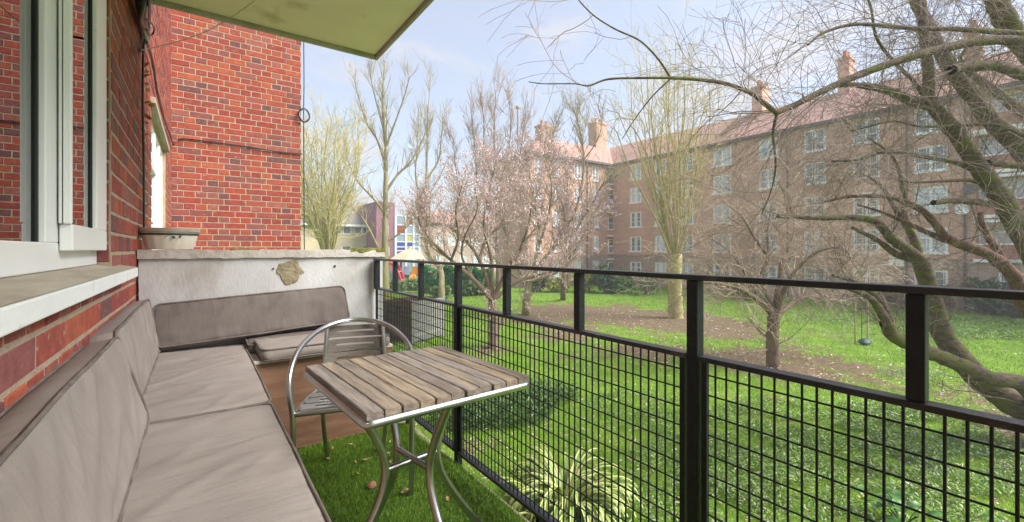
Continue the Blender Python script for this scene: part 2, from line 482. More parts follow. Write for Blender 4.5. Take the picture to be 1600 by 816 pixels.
def lay(u0, u1, z0, z1, holes, off, header_first=0):
    """rows of (uc, zc, kind, scale) on a wall strip, clipped at its ends and at openings"""
    res = []
    k0 = int(math.floor((z0 - off) / COURSE)); k1 = int(math.ceil((z1 - off) / COURSE))
    for k in range(k0, k1):
        zc = off + (k + 0.5) * COURSE
        if zc - COURSE / 2 < z0 - 0.02 or zc + COURSE / 2 > z1 + 0.03: continue
        segs = [(u0, u1)]
        for h in holes:
            if h[2] - 0.012 < zc + COURSE / 2 - 0.012 and zc - COURSE / 2 + 0.012 < h[3] + 0.012:
                ns = []
                for a, b in segs:
                    if h[1] <= a or h[0] >= b: ns.append((a, b)); continue
                    if h[0] > a: ns.append((a, h[0]))
                    if h[1] < b: ns.append((h[1], b))
                segs = ns
        kind = 'h' if (k + header_first) % 2 else 's'
        pitch = HEAD if kind == 'h' else 2 * HEAD
        ph = (0.5 * HEAD if kind == 's' else 0.0) + u0 + (HEAD if (k // 2) % 2 and kind == 's' and random.random() < 0.4 else 0)
        for a, b in segs:
            u = ph + math.floor((a - ph) / pitch) * pitch
            while u < b:
                s, e = max(u, a), min(u + pitch, b)
                if e - s > 0.035:
                    kk = kind
                    full_l = pitch - JT
                    l = e - s - JT + (JT / 2 if (s == a or e == b) else 0)
                    if l > 0.02:
                        res.append(((s + e) / 2, zc, kk, l / full_l))
                u += pitch
    return res

cands = []
for uc, zc, kk, sc in lay(0.0, YW + 3.0, H - 1.3, H + 3.4, [h_near, h_far], H - 0.105):
    cands.append(('w', Vector((XW, uc - 3.0, zc)), kk, sc))
for uc, zc, kk, sc in lay(0.0, XE - XW, H - 0.5, H + 4.2, [], H - 0.045):
    cands.append(('g', Vector((XW + uc, YW, zc)), kk, sc))
# return face of the wing, seen only from the side
for uc, zc, kk, sc in lay(0.0, 3.0, H - 0.5, H + 4.2, [], H - 0.045, 1):
    cands.append(('r', Vector((XE, YW + 0.012 + uc, zc)), kk, sc))
def vis(c):
    k, p, kk, sc = c
    t = p.x * S + p.y * C
    if t < 0.25 or k == 'r': return 0
    x, y, t = proj(p)
    if not (-25 < x < 480 and -8 < y < 700): return 0
    if k == 'g':
        if y > 391 or y < (x - 262) * 0.277 - 4: return 0
        if x < 306 and y > 362: return 0
    else:
        if p.z < H - 0.42 or p.y > 7.5: return 0
        if p.y > 3.3 and p.z < H: return 0
        if p.y < 3.45 and p.z < H - 0.34: return 0
    L = (2 * HEAD if kk == 's' else HEAD) * sc
    if k == 'g': wpx = L * FL / t
    else:
        a = proj(p + Vector((0, L / 2, 0))); b = proj(p - Vector((0, L / 2, 0))); wpx = abs(a[0] - b[0])
    return wpx * COURSE * FL / t
cands = [(vis(c), i, c) for i, c in enumerate(cands)]
cands.sort(key=lambda q: (-q[0], q[1]))
rest = MB()
ROT = {'w': Matrix.Rotation(R(90), 4, 'Z'), 'g': Matrix.Identity(4), 'r': Matrix.Rotation(R(90), 4, 'Z')}
OUT = {'w': Vector((1, 0, 0)), 'g': Vector((0, -1, 0)), 'r': Vector((1, 0, 0))}
n_ind = 0
inv_w, inv_g = full(wall).inverted(), full(wing).inverted()
for v, i, (k, p, kk, sc) in cands:
    p = p + OUT[k] * random.uniform(-0.0015, 0.002)
    ang = random.gauss(0, 0.004)
    if v > 0 and n_ind < 300:
        o = bpy.data.objects.new('brick', random.choice(BRM[kk]))
        COL.objects.link(o)
        o.location = p
        o.rotation_euler = (0, ang, R(90) if k == 'w' else 0)
        o.scale = (sc, 1, 1)
        o.parent = wall if k == 'w' else wing
        o.matrix_parent_inverse = inv_w if k == 'w' else inv_g
        n_ind += 1
    else:
        vs, fs = random.choice(BR[kk])
        m4 = Matrix.Translation(p) @ ROT[k] @ Matrix.Rotation(ang, 4, 'Y') @ Matrix.Diagonal((sc, 1, 1, 1))
        rest.add([m4 @ Vector(q) for q in vs], fs)
tag(rest.build('brickwork', M['brick_stuff'], house), kind='stuff')

# soldier bricks of the window reveal
mb = MB()
zz = H - 0.06
while zz < H + 1.4:
    vs, fs = random.choice(BR['h'])
    m4 = Matrix.Translation((XW - 0.07, YJ - 0.004, zz + COURSE / 2)) @ Matrix.Rotation(R(0), 4, 'Z')
    mb.add([m4 @ Vector(q) for q in vs], fs)
    zz += COURSE
tag(mb.build('reveal_bricks', M['brick_stuff'], house), kind='stuff')

# near window: fixed light + opening sash
win = MB()
XF = -0.345
Yg = onX(73, 300, XF).y; Ym = onX(95.5, 300, XF).y
win.bx(-0.41, XF, -3, YJ - 0.01, H - 0.062, H + 0.02)
win.bx(-0.41, XF, -3, YJ - 0.01, H + 1.32, H + 1.39)
win.bx(-0.409, XF - 0.001, Yg, Ym, H + 0.02, H + 1.32)
win.bx(-0.409, XF - 0.001, YJ - 0.06, YJ - 0.011, H + 0.02, H + 1.32)
wf = win.build('window', M['upvc'], house, bevel=0.004)
mb = MB(); mb.bx(-0.371, -0.367, -3, Yg, H + 0.02, H + 1.32)
mb.build('pane', M['window_glass'], wf)
mb = MB(); mb.bx(-0.3665, -0.3605, Yg - 0.012, Yg - 0.001, H + 0.021, H + 1.319)
mb.build('gasket', M['gasket'], wf)
XSs = -0.312
ys0, ys1 = onX(98, 300, -0.335).y, YJ - 0.025
yl1 = onX(112.5, 300, XSs).y; yr0 = onX(152, 300, XSs).y
sash = MB()
sash.bx(-0.343, XSs, ys0, ys1, H - 0.004, H + 0.078)
sash.bx(-0.343, XSs, ys0, ys1, H + 1.25, H + 1.33)
sash.bx(-0.342, XSs - 0.0005, ys0, yl1, H + 0.078, H + 1.25)
sash.bx(-0.342, XSs - 0.0005, yr0, ys1, H + 0.078, H + 1.25)
so = sash.build('sash', M['upvc'], house, bevel=0.004)
mb = MB(); mb.bx(-0.334, -0.331, yl1, yr0, H + 0.078, H + 1.25)
mb.build('pane', M['window_glass'], so)
mb = MB(); mb.bx(-0.3305, -0.325, yr0 - 0.010, yr0 - 0.0006, H + 0.079, H + 1.249)
mb.build('gasket', M['gasket'], so)
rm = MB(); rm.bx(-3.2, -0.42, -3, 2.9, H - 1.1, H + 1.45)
rm.build('dark_room_backing', M['room'], house)  # closed box behind the panes, the room's shade put into its colour
# sill
sl = MB()
Y0s, Y1s = -3.0, 2.80
xf, xb = -0.236, -0.36
prof = [(xb, H - 0.064), (xf, H - 0.088), (xf, H - 0.130), (xf + 0.02 - 0.03, H - 0.134), (xb, H - 0.134)]
a = [(x, Y0s, z) for x, z in prof]; b = [(x, Y1s, z) for x, z in prof]
n = len(prof)
sl.add(a + b, [tuple(range(n)), tuple(range(2 * n - 1, n - 1, -1))] + [(i, i + n, (i + 1) % n + n, (i + 1) % n) for i in range(n)])
so2 = sl.build('window_sill', M['sill_paint'], house, bevel=0.003)
tp = MB(); nY = 60; nX = 6
for i in range(nY + 1):
    for j in range(nX + 1):
        y = Y0s + (Y1s - 0.004 - Y0s) * i / nY; f = j / nX
        tp.v.append((xb + 0.001 + (xf - 0.004 - xb) * f, y, H - 0.0615 - 0.0235 * f + 0.0008 * mnoise.noise(Vector((f * 3, y * 8, 0)))))
for i in range(nY):
    for j in range(nX):
        q = i * (nX + 1) + j
        tp.f.append((q, q + 1, q + nX + 2, q + nX + 1))
tp.build('sill_top', M['sill_top'], so2)
# far window in the same wall
fw = MB(); x0 = XW - 0.03
zt, zb = fz1, H - 0.30
fw.bx(x0 - 0.06, x0, fw0, fw0 + 0.07, zb, zt); fw.bx(x0 - 0.06, x0, fw1 - 0.07, fw1, zb, zt)
fw.bx(x0 - 0.06, x0 - 0.001, fw0 + 0.07, fw1 - 0.07, zt - 0.07, zt); fw.bx(x0 - 0.06, x0 - 0.001, fw0 + 0.07, fw1 - 0.07, zb, zb + 0.08)
for f in (0.36, 0.68):
    ym = fw0 + (fw1 - fw0) * f
    fw.bx(x0 - 0.055, x0 + 0.012, ym - 0.045, ym + 0.045, zb + 0.08, zt - 0.07)
zm = zt - 0.42
fw.bx(x0 - 0.05, x0 + 0.02, fw0 + 0.07, fw0 + (fw1 - fw0) * 0.36 - 0.045, zm - 0.04, zm + 0.04)
fwo = fw.build('window', M['upvc'], house, bevel=0.004)
mb = MB(); mb.bx(x0 - 0.045, x0 - 0.040, fw0 + 0.07, fw1 - 0.07, zb + 0.08, zt - 0.07)
mb.build('pane', M['far_glass'], fwo)
mb = MB(); mb.bar((XW + 0.012, fw0 - 0.12, zt + 0.03), (XW + 0.012, fw1 + 0.12, zt + 0.03), 0.04, 0.05)
mb.build('lintel', M['sill_top'], house, bevel=0.006)

# ------------------------------------------------------------------ balcony above, parapet, floor
ub = thing('upper_balcony', (0.4, 1, SLZ), 'cream painted concrete balcony slab overhead with a drip edge', 'balcony')
mb = MB(); mb.bx(XW, 1.15, -3, 3.49, SLZ, SLZ + 0.16)
mb.build('slab', M['soffit'], ub, bevel=0.008)
mb = MB()
mb.bx(1.152, 1.175, -3, 3.52, SLZ - 0.028, SLZ + 0.17)
mb.bx(XW, 1.151, 3.492, 3.52, SLZ - 0.028, SLZ + 0.17)
mb.build('fascia', M['coping'], ub, bevel=0.004)

YP = 3.45
pw = thing('parapet_wall', (0.4, YP, FZ), 'white rendered parapet wall with a crumbling coping closing the end of the balcony', 'wall')
def rough_slab(name, x0, x1, y0, y1, z0, z1, m, parent, amp, step, fr, seed=0):
    nx = max(1, int((x1 - x0) / step)); nz = max(1, int((z1 - z0) / step)); ny = max(1, int((y1 - y0) / step))
    vs = {}; mb = MB()
    def vid(i, j, k):
        key = (i, j, k)
        if key not in vs:
            p = Vector((x0 + (x1 - x0) * i / nx, y0 + (y1 - y0) * j / ny, z0 + (z1 - z0) * k / nz))
            q = p * fr + Vector((seed, 0, 0))
            d = Vector((mnoise.noise(q), mnoise.noise(q + Vector((9, 4, 1))), mnoise.noise(q + Vector((3, 7, 5))))) * amp
            q2 = p * fr * 3.3
            d += Vector((mnoise.noise(q2), mnoise.noise(q2 + Vector((5, 4, 1))), mnoise.noise(q2 + Vector((3, 2, 5))))) * amp * 0.45
            vs[key] = len(mb.v); mb.v.append(tuple(p + d))
        return vs[key]
    for i in range(nx):
        for k in range(nz):
            mb.f.append((vid(i, 0, k), vid(i + 1, 0, k), vid(i + 1, 0, k + 1), vid(i, 0, k + 1)))
            mb.f.append((vid(i, ny, k), vid(i, ny, k + 1), vid(i + 1, ny, k + 1), vid(i + 1, ny, k)))
        for j in range(ny):
            mb.f.append((vid(i, j, nz), vid(i + 1, j, nz), vid(i + 1, j + 1, nz), vid(i, j + 1, nz)))
            mb.f.append((vid(i, j, 0), vid(i, j + 1, 0), vid(i + 1, j + 1, 0), vid(i + 1, j, 0)))
    for j in range(ny):
        for k in range(nz):
            mb.f.append((vid(0, j, k), vid(0, j, k + 1), vid(0, j + 1, k + 1), vid(0, j + 1, k)))
            mb.f.append((vid(nx, j, k), vid(nx, j + 1, k), vid(nx, j + 1, k + 1), vid(nx, j, k + 1)))
    return mb.build(name, m, parent, smooth=50)
XP1 = 1.195
rough_slab('rendered_face', XW + 0.012, XP1, YP, YP + 0.13, FZ, H - 0.052, M['render'], pw, 0.0022, 0.03, 6)
rough_slab('coping', XW + 0.006, XP1 + 0.012, YP - 0.02, YP + 0.15, H - 0.056, H - 0.004, M['coping'], pw, 0.0065, 0.011, 9, 3)
# bared patch where the render fell off
pc = onY(455, 427, YP)
mb = MB(); prof = []
for k in range(72):
    a = 2 * math.pi * k / 72
    r = 0.078 * (1 + 0.22 * mnoise.noise(Vector((math.cos(a) * 1.3, math.sin(a) * 1.3, 4.2))) + 0.07 * mnoise.noise(Vector((math.cos(a) * 4, math.sin(a) * 4, 1.2))) + 0.08 * mnoise.noise(Vector((math.cos(a) * 11, math.sin(a) * 11, 2.2))))
    x = r * math.cos(a) * 1.08; z = r * math.sin(a) * 1.12
    if z < 0: x *= 0.72
    prof.append((pc.x + x - 0.012, pc.z + z))
vs = [(x, YP - 0.004, z) for x, z in prof] + [(x * 0.97 + pc.x * 0.03, YP - 0.0062, z * 0.97 + pc.z * 0.03) for x, z in prof] + [(pc.x, YP - 0.0066, pc.z)]
n = 72
mb.add(vs, [(k, (k + 1) % n, (k + 1) % n + n, k + n) for k in range(n)] + [(k + n, (k + 1) % n + n, 2 * n) for k in range(n)])
mb.build('bared_patch', M['lime'], pw)
rough_slab('moss', 0.93, XP1 + 0.014, YP - 0.022, YP + 0.12, H - 0.02, H + 0.008, M['moss'], pw, 0.011, 0.012, 14, 8)
rough_slab('moss', 0.18, 0.34, YP - 0.012, YP + 0.05, H - 0.012, H + 0.002, M['moss'], pw, 0.009, 0.012, 17, 18)
for (x, y, r) in ((427, 420, 0.006), (523, 416, 0.008)):
    p = onY(x, y, YP)
    mb = MB(); mb.tube([p + Vector((0, -0.008, 0)), p + Vector((0, 0.004, 0))], r, 8)
    mb.build('rust_spot', M['black_metal'], pw)

mb = MB(); mb.bx(XW, 1.18, -3, 3.60, FZ - 0.16, FZ - 0.012)
tag(mb.build('balcony_floor', M['concrete'], None, bevel=0.01), kind='structure')

# ------------------------------------------------------------------ artificial turf
def turf_z(x, y):
    rise = 0.06 * math.exp(-((x - 1.06) / 0.06) ** 2) * min(1, max(0.25, (2.6 - y) / 0.5))
    return FZ + 0.002 + rise + 0.003 * mnoise.noise(Vector((x * 5, y * 5, 0)))
def turf_edge(y):
    return 1.128 + 0.012 * mnoise.noise(Vector((0, y * 2.5, 1))) + 0.01 * mnoise.noise(Vector((3, y * 9, 1)))
mb = MB(); nx, ny = 50, 70
for i in range(nx + 1):
    for j in range(ny + 1):
        y = 0.0 + 2.83 * j / ny
        x = -0.25 + (turf_edge(y) + 0.25) * i / nx
        mb.v.append((x, y, turf_z(x, y)))
for i in range(nx):
    for j in range(ny):
        q = i * (ny + 1) + j
        mb.f.append((q, q + ny + 1, q + ny + 2, q + 1))
turf = mb.build('artificial_turf', M['turf_base'], None, smooth=60)
tag(turf, kind='structure')
nb = 75000
px = RNG.uniform(0.18, 1.15, nb); py = RNG.uniform(0.9, 2.83, nb)
V = np.zeros((nb, 3, 3), np.float32); keep = np.ones(nb, bool)
for i in range(nb):
    if px[i] > turf_edge(py[i]) + 0.004: keep[i] = False; continue
    z = turf_z(px[i], py[i])
    a = RNG.uniform(0, 6.283); h = RNG.uniform(0.012, 0.026); ww = 0.0012
    lx, ly = RNG.normal(0.004, 0.009), RNG.normal(-0.003, 0.009)
    ca, sa = math.cos(a) * ww, math.sin(a) * ww
    V[i, 0] = (px[i] - ca, py[i] - sa, z); V[i, 1] = (px[i] + ca, py[i] + sa, z); V[i, 2] = (px[i] + lx, py[i] + ly, z + h)
V = V[keep].reshape(-1, 3)
tag(np_mesh('turf_pile', V, np.arange(len(V)).reshape(-1, 3), M['turf'], turf), kind='stuff')

# ------------------------------------------------------------------ railing
XR = 1.135
rl = thing('balcony_railing', (XR, 1.7, FZ), 'black painted steel balcony railing with square posts and wire grid panels', 'railing')
def rz(f): return H - f * XR
ZT, ZM, ZB = H - 0.070, H - 0.292, H - 1.068
mb = MB(); mb.bx(XR - 0.022, XR + 0.022, -1.2, YP - 0.02, ZT - 0.015, ZT)
mb.build('top_rail', M['rail_top'], rl, bevel=0.003)
posts_y = {px_: onX(px_, 450, XR).y for px_ in (617.5, 658, 716, 792, 905, 1086, 1433)}
sp = (posts_y[716] - posts_y[1086]) / 2
fulls = [posts_y[716], posts_y[1086], posts_y[1086] - 2 * sp, posts_y[1086] - 4 * sp]
edges = [YP - 0.03] + fulls
post_me = None
def post(y, z0, z1, wd, name='post'):
    b = MB(); b.bx(XR - wd / 2, XR + wd / 2, y - wd / 2, y + wd / 2, z0, z1)
    return b.build(name, M['black_metal'], rl, bevel=0.002)
for y in fulls: post(y, FZ - 0.01, ZT - 0.016, 0.033)
mb = MB(); mb.bx(XR - 0.02, XR + 0.02, YP - 0.06, YP - 0.022, ZM, ZT - 0.016); mb.build('post', M['black_metal'], rl, bevel=0.002)
for y in (posts_y[617.5], posts_y[658], posts_y[792], posts_y[905], posts_y[1433], posts_y[1433] - sp * 2):
    post(y, ZM + 0.001, ZT - 0.016, 0.029, 'short_post')
for y in (posts_y[716] + sp, (posts_y[716] + posts_y[1086]) / 2, posts_y[1433]):
    post(y, FZ - 0.01, ZB - 0.016, 0.026, 'foot')
# panels between the full posts: rails, end bars, grid bars
hz = 14
bar_me = {}
for i in range(len(edges) - 1):
    y1, y0 = edges[i] - (0.02 if i else -0.005), edges[i + 1] + 0.02
    mb = MB(); mb.bx(XR - 0.019, XR + 0.019, y0, y1, ZM - 0.014, ZM); mb.build('mid_rail', M['rail_top'], rl, bevel=0.002)
    mb = MB(); mb.bx(XR - 0.019, XR + 0.019, y0, y1, ZB - 0.014, ZB); mb.build('bottom_rail', M['rail_top'], rl, bevel=0.002)
    for y in (y0 + 0.017, y1 - 0.010):
        mb = MB(); mb.bx(XR - 0.006, XR + 0.006, y - 0.008, y + 0.008, ZB + 0.0005, ZM - 0.0145); mb.build('panel_stile', M['black_metal'], rl)
    ya, yb = y0 + 0.017, y1 - 0.010
    nv = max(2, int(round((yb - ya) / 0.0298)))
    for k in range(1, nv):
        y = ya + (yb - ya) * k / nv
        if 'v' not in bar_me:
            b = MB(); b.tube([(0, 0, ZB - 0.002), (0, 0, ZM - 0.012)], 0.0029, 8); me = b.mesh('grid_bar', 40); me.materials.append(M['black_metal']); bar_me['v'] = me
        o = link('grid_bar', bar_me['v'], None, rl); o.location = (XR, y, 0)
    for k in range(hz):
        z = ZM - 0.014 - (ZM - 0.014 - ZB) * (k + 0.72) / hz
        b = MB(); b.tube([(XR + 0.0048, ya - 0.004, z), (XR + 0.0048, yb + 0.004, z)], 0.0024, 6); b.build('cross_wire', M['black_metal'], rl, smooth=40)

# ------------------------------------------------------------------ benches under the cushions
ZS = H - 0.595                # top of the seat cushions
bl = thing('storage_bench', (0, 1.5, FZ), 'timber box bench along the brick wall under the two large seat cushions', 'bench')
mb = MB(); mb.bx(XW + 0.01, 0.185, 0.2, 2.80, ZS - 0.110, ZS - 0.092); mb.build('top_board', M['ply'], bl, bevel=0.002)
mb = MB(); mb.bx(0.16, 0.178, 0.2, 2.80, FZ, ZS - 0.111); mb.build('front_panel', M['ply'], bl, bevel=0.002)
YF = 2.84
be = thing('storage_bench', (0.4, 3.1, FZ), 'reddish plywood box bench under the small cushions against the white parapet', 'bench')
ZE = H - 0.625
mb = MB(); mb.bx(0.195, 1.045, YF, YF + 0.018, FZ, ZE - 0.019); mb.build('front_panel', M['ply'], be, bevel=0.002)
mb = MB(); mb.bx(XW + 0.01, 1.05, YF - 0.006, YP - 0.01, ZE - 0.018, ZE); mb.build('top_board', M['white_edge'], be, bevel=0.002)
mb = MB(); mb.bx(1.026, 1.044, YF + 0.019, YP - 0.02, FZ, ZE - 0.019); mb.build('side_panel', M['ply'], be, bevel=0.002)

# ------------------------------------------------------------------ cushions
def cushion(name, label, cat, cen, ax, ay, th, mfab, puff=0.012, group=None, seed=0, ruffle=0.0028, crease=0.004, sag=0.0, corner=0.04):
    """boxed cushion: full-size edge vectors ax, ay; thickness th along ax x ay; piping round both faces"""
    ax, ay = Vector(ax), Vector(ay); W_, D_ = ax.length, ay.length
    ex = ax.normalized(); ey = (ay - ex * ay.dot(ex)).normalized(); ez = ex.cross(ey)
    cen = Vector(cen)
    NX, NY = max(12, int(W_ / 0.0125)), max(10, int(D_ / 0.0125))
    rs = random.Random(seed); ph = rs.uniform(0, 99)
    def flat(i, j):
        x, y = -W_ / 2 + W_ * i / NX, -D_ / 2 + D_ * j / NY
        ax_, ay_ = abs(x) - (W_ / 2 - corner), abs(y) - (D_ / 2 - corner)
        if ax_ > 0 and ay_ > 0:
            a, b_ = ax_ / corner, ay_ / corner
            a, b_ = a * math.sqrt(1 - b_ * b_ / 2), b_ * math.sqrt(1 - a * a / 2)
            x = math.copysign(W_ / 2 - corner + a * corner, x); y = math.copysign(D_ / 2 - corner + b_ * corner, y)
        return x, y
    loop = [(i, 0) for i in range(NX)] + [(NX, j) for j in range(NY)] + [(i, NY) for i in range(NX, 0, -1)] + [(0, j) for j in range(NY, 0, -1)]
    o = [flat(*p) for p in loop]; n = len(o)
    arcl = [0]
    for i in range(1, n): arcl.append(arcl[-1] + math.hypot(o[i][0] - o[i - 1][0], o[i][1] - o[i - 1][1]))
    mb = MB()
    def wv(s, q): return mnoise.noise(Vector((s * 22, ph + q, 0))) + 0.7 * mnoise.noise(Vector((s * 46, ph + q, 3)))
    def wave(i): return wv(arcl[i], 0)
    wob = [(0.004 * mnoise.noise(Vector((arcl[i] * 3, ph, 7)))) for i in range(n)]
    lid = {p: k for k, p in enumerate(loop)}
    def P(x, y, z): return cen + ex * x + ey * y + ez * z
    def face(sgn):
        base = len(mb.v)
        for i in range(NX + 1):
            for j in range(NY + 1):
                x, y = flat(i, j)
                ey1, ex1 = D_ / 2 - abs(y), W_ / 2 - abs(x); ed = min(ex1, ey1)
                z = th / 2 + puff * (1 - math.exp(-ed / 0.04))
                fy, fx = math.exp(-ey1 / 0.045), math.exp(-ex1 / 0.045)
                z += ruffle * (wv(x, 5 if y > 0 else 9) * fy + wv(y, 2 if x > 0 else 7) * fx) * min(1, ed / 0.012 + 0.2)
                dg = x * 0.8 + y * 0.6
                c1_ = mnoise.noise(Vector((x * 2.0 + ph, y * 5.0, sgn)))
                c2_ = mnoise.noise(Vector((dg * 2.2 + ph, (y * 0.8 - x * 0.6) * 7.0, 5 + sgn)))
                c3_ = mnoise.noise(Vector((x * 3 + ph, y * 16, 11 + sgn)))
                z += crease * (0.9 * c1_ + 0.8 * max(0, 1 - abs(c2_) * 4) - 0.3 + 0.35 * c3_) * min(1, ed / 0.03)
                z -= sag * (1 - (2 * x / W_) ** 2)
                g = 1.0
                if (i, j) in lid: g = 1 + wob[lid[(i, j)]] / max(0.1, math.hypot(x, y))
                mb.v.append(tuple(P(x * g, y * g, sgn * z)))
        for i in range(NX):
            for j in range(NY):
                q = base + i * (NY + 1) + j
                f_ = (q, q + NY + 1, q + NY + 2, q + 1)
                mb.f.append(f_ if sgn > 0 else f_[::-1])
        return [base + i * (NY + 1) + j for i, j in loop]
    t0 = face(1); b0 = face(-1)
    prev = t0; NS = 6
    for k in range(1, NS + 1):
        if k == NS: cur = b0
        else:
            cur = []; f = k / NS
            for i in range(n):
                x, y = o[i]; r = math.hypot(x, y)
                g = 1 + (0.010 * math.sin(math.pi * f) + 0.6 * ruffle * wave(i) * math.sin(math.pi * f) + wob[i]) / r
                cur.append(len(mb.v)); mb.v.append(tuple(P(x * g, y * g, th / 2 - th * f - sag * (1 - (2 * x / W_) ** 2) * (1 - 2 * f))))
        for i in range(n):
            i2 = (i + 1) % n
            mb.f.append((prev[i], cur[i], cur[i2], prev[i2]))
        prev = cur
    root = thing(name, cen - ez * th / 2, label, cat, group)
    cov = mb.build('cover', M[mfab], root, smooth=75)
    for sgn in (1, -1):
        pts = []
        for i in range(0, n, 2):
            x, y = o[i]; r = math.hypot(x, y); g = 1 + (0.0035 + wob[i]) / r
            pts.append(P(x * g, y * g, sgn * (th / 2 + 0.001 - sag * (1 - (2 * x / W_) ** 2) + 0.6 * ruffle * mnoise.noise(Vector((arcl[i] * 9, ph, 1))))))
        b = MB(); b.tube(pts, 0.0052, 6, closed=True)
        b.build('piping', M['piping'], root, smooth=60)
    return root

TS = 0.085
# seat cushions on the long bench
def seat(y0, y1, x0, x1, label, seed):
    cushion('seat_cushion', label, 'cushion', ((x0 + x1) / 2, (y0 + y1) / 2, ZS - TS / 2 - 0.006), (x1 - x0, 0, 0), (0, y1 - y0, 0), TS, 'fabric', 0.010,
            'large seat cushions on the long bench', seed, ruffle=0.0032, crease=0.0065)
seat(0.64, 1.955, -0.262, 0.232, 'large taupe seat cushion nearest the camera on the long bench', 3)
seat(1.965, 3.24, -0.262, 0.236, 'large taupe seat cushion in the far corner of the long bench', 4)
# back cushions leaning on the brick wall
def lean(y0, y1, xb, xt, zb, zt, th, label, seed, tilt=0.0):
    up = Vector((xt - xb, 0, zt - zb)); ln = Vector((0, y1 - y0, tilt))
    nrm = ln.cross(up).normalized()
    front = Vector((xb, (y0 + y1) / 2, zb)) + up / 2
    cushion('back_cushion', label, 'cushion', front - nrm * th / 2, ln, up, th, 'fabric', 0.010, 'back cushions leaning on the brick wall', seed, ruffle=0.0048, crease=0.0085)
lean(0.62, 1.985, -0.140, -0.222, ZS + 0.004, H - 0.292, 0.080, 'taupe back cushion nearest the camera leaning on the brick wall', 5)
lean(2.03, 3.32, -0.182, -0.235, ZS + 0.004, H - 0.288, 0.075, 'taupe back cushion leaning on the brick wall beside the far corner', 6)
# long cushion leaning on the parapet, its weaker light put into the fabric colour
bl_, br_ = onY(243, 545, 3.27), onY(546, 499, 3.30)
tl_, tr_ = onY(239, 476, 3.385), onY(538, 447, 3.39)
axv = ((br_ - bl_) + (tr_ - tl_)) / 2; ayv = ((tl_ - bl_) + (tr_ - br_)) / 2
cen = (bl_ + br_ + tl_ + tr_) / 4
nrm = axv.cross(ayv).normalized()
cushion('back_cushion', 'long taupe cushion leaning tilted against the white parapet', 'cushion', cen - nrm * 0.038, axv, ayv, 0.07, 'fabric_shaded', 0.012, None, 8, ruffle=0.0075, crease=0.010, sag=0.0)
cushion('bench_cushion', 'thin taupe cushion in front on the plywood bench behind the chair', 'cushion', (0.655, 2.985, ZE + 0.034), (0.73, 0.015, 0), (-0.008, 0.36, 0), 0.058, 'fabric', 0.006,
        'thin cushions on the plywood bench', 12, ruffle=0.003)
cushion('bench_cushion', 'thin taupe cushion half hidden under the long leaning cushion', 'cushion', (0.62, 3.21, ZE + 0.028), (0.73, -0.02, 0.012), (0.01, 0.33, 0), 0.05, 'fabric_shaded', 0.006,
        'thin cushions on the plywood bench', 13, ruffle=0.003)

# ------------------------------------------------------------------ table
ZTAB = H - 0.45
cors = [onZ(x, y, ZTAB) for x, y in ((560, 653), (819, 588), (692, 534), (484, 573))]
tcn = (cors[0] + cors[1] + cors[2] + cors[3]) / 4
TWd = ((cors[1] - cors[0]).length + (cors[2] - cors[3]).length) / 2
TDp = ((cors[3] - cors[0]).length + (cors[2] - cors[1]).length) / 2
TWd *= 0.97; TDp *= 0.97
d1 = (cors[1] - cors[0]) + (cors[2] - cors[3]); d2 = (cors[3] - cors[0]) + (cors[2] - cors[1])
tang = (math.atan2(d1.y, d1.x) + (math.atan2(d2.y, d2.x) - math.pi / 2)) / 2
TR = Matrix.Translation((tcn.x, tcn.y, FZ)) @ Matrix.Rotation(tang, 4, 'Z')
HT = ZTAB - FZ
tb = thing('bistro_table', (tcn.x, tcn.y, FZ), 'square bistro table with weathered wooden slat top and curved aluminium legs', 'table')
ns = 11; pit = TWd / ns
for k in range(ns):
    rnd = random.Random(50 + k)
    L = TDp + rnd.uniform(-0.008, 0.006); wd = pit - 0.0032
    b = MB(); nl = 28; th = 0.021
    secs = []
    for i in range(nl + 1):
        y = -L / 2 + L * i / nl
        e = 0.0
        jt = lambda a: rnd.uniform(-a, a)
        wl, wr = -wd / 2 + jt(0.0007), wd / 2 + jt(0.0007)
        if i in (0, nl): wl += 0.0015; wr -= 0.0015
        zt = jt(0.0004) - (0.0025 if i in (0, nl) else 0)
        secs.append([(wl, y, -th), (wl, y, zt - 0.0025), (wl + 0.003, y, zt), (wr - 0.003, y, zt), (wr, y, zt - 0.0025), (wr, y, -th)])
    vs = [p for s_ in secs for p in s_]
    fs = [(i * 6 + j, i * 6 + (j + 1) % 6, (i + 1) * 6 + (j + 1) % 6, (i + 1) * 6 + j) for i in range(nl) for j in range(6)]
    fs += [tuple(range(6))[::-1], tuple(nl * 6 + j for j in range(6))]
    b.add(vs, fs)
    o = b.build('slat', M['slat'], None, smooth=35)
    o.location = TR @ Vector(((k + 0.5 - ns / 2) * pit, rnd.uniform(-0.002, 0.002), HT - rnd.uniform(0, 0.0015)))
    o.rotation_euler = (0, rnd.gauss(0, 0.006), tang)
    adopt(o, tb)
def T(x, y, z): return TR @ Vector((x, y, z))
fr = MB(); rr_ = 0.0135; zf = HT - 0.021 - rr_
w2, d2_ = TWd / 2 - 0.004, TDp / 2 - 0.004
ring = []
for (cx, cy, a0) in ((w2 - 0.02, d2_ - 0.02, 0), (-w2 + 0.02, d2_ - 0.02, 90), (-w2 + 0.02, -d2_ + 0.02, 180), (w2 - 0.02, -d2_ + 0.02, 270)):
    for k in range(5):
        a = R(a0 + 90 * k / 4); ring.append(T(cx + 0.02 * math.cos(a), cy + 0.02 * math.sin(a), zf))
fr.tube(ring, rr_, 12, closed=True)
fr.build('top_frame', M['alu'], tb, smooth=60)
b = MB()
for f in (-0.28, 0.28):
    b.bar(T(-w2, f * TDp, zf + 0.004), T(w2, f * TDp, zf + 0.004), 0.025, 0.012)
b.build('underframe', M['alu'], tb)
PED = Vector((0.648, 1.545, 0)); LR = R(9)
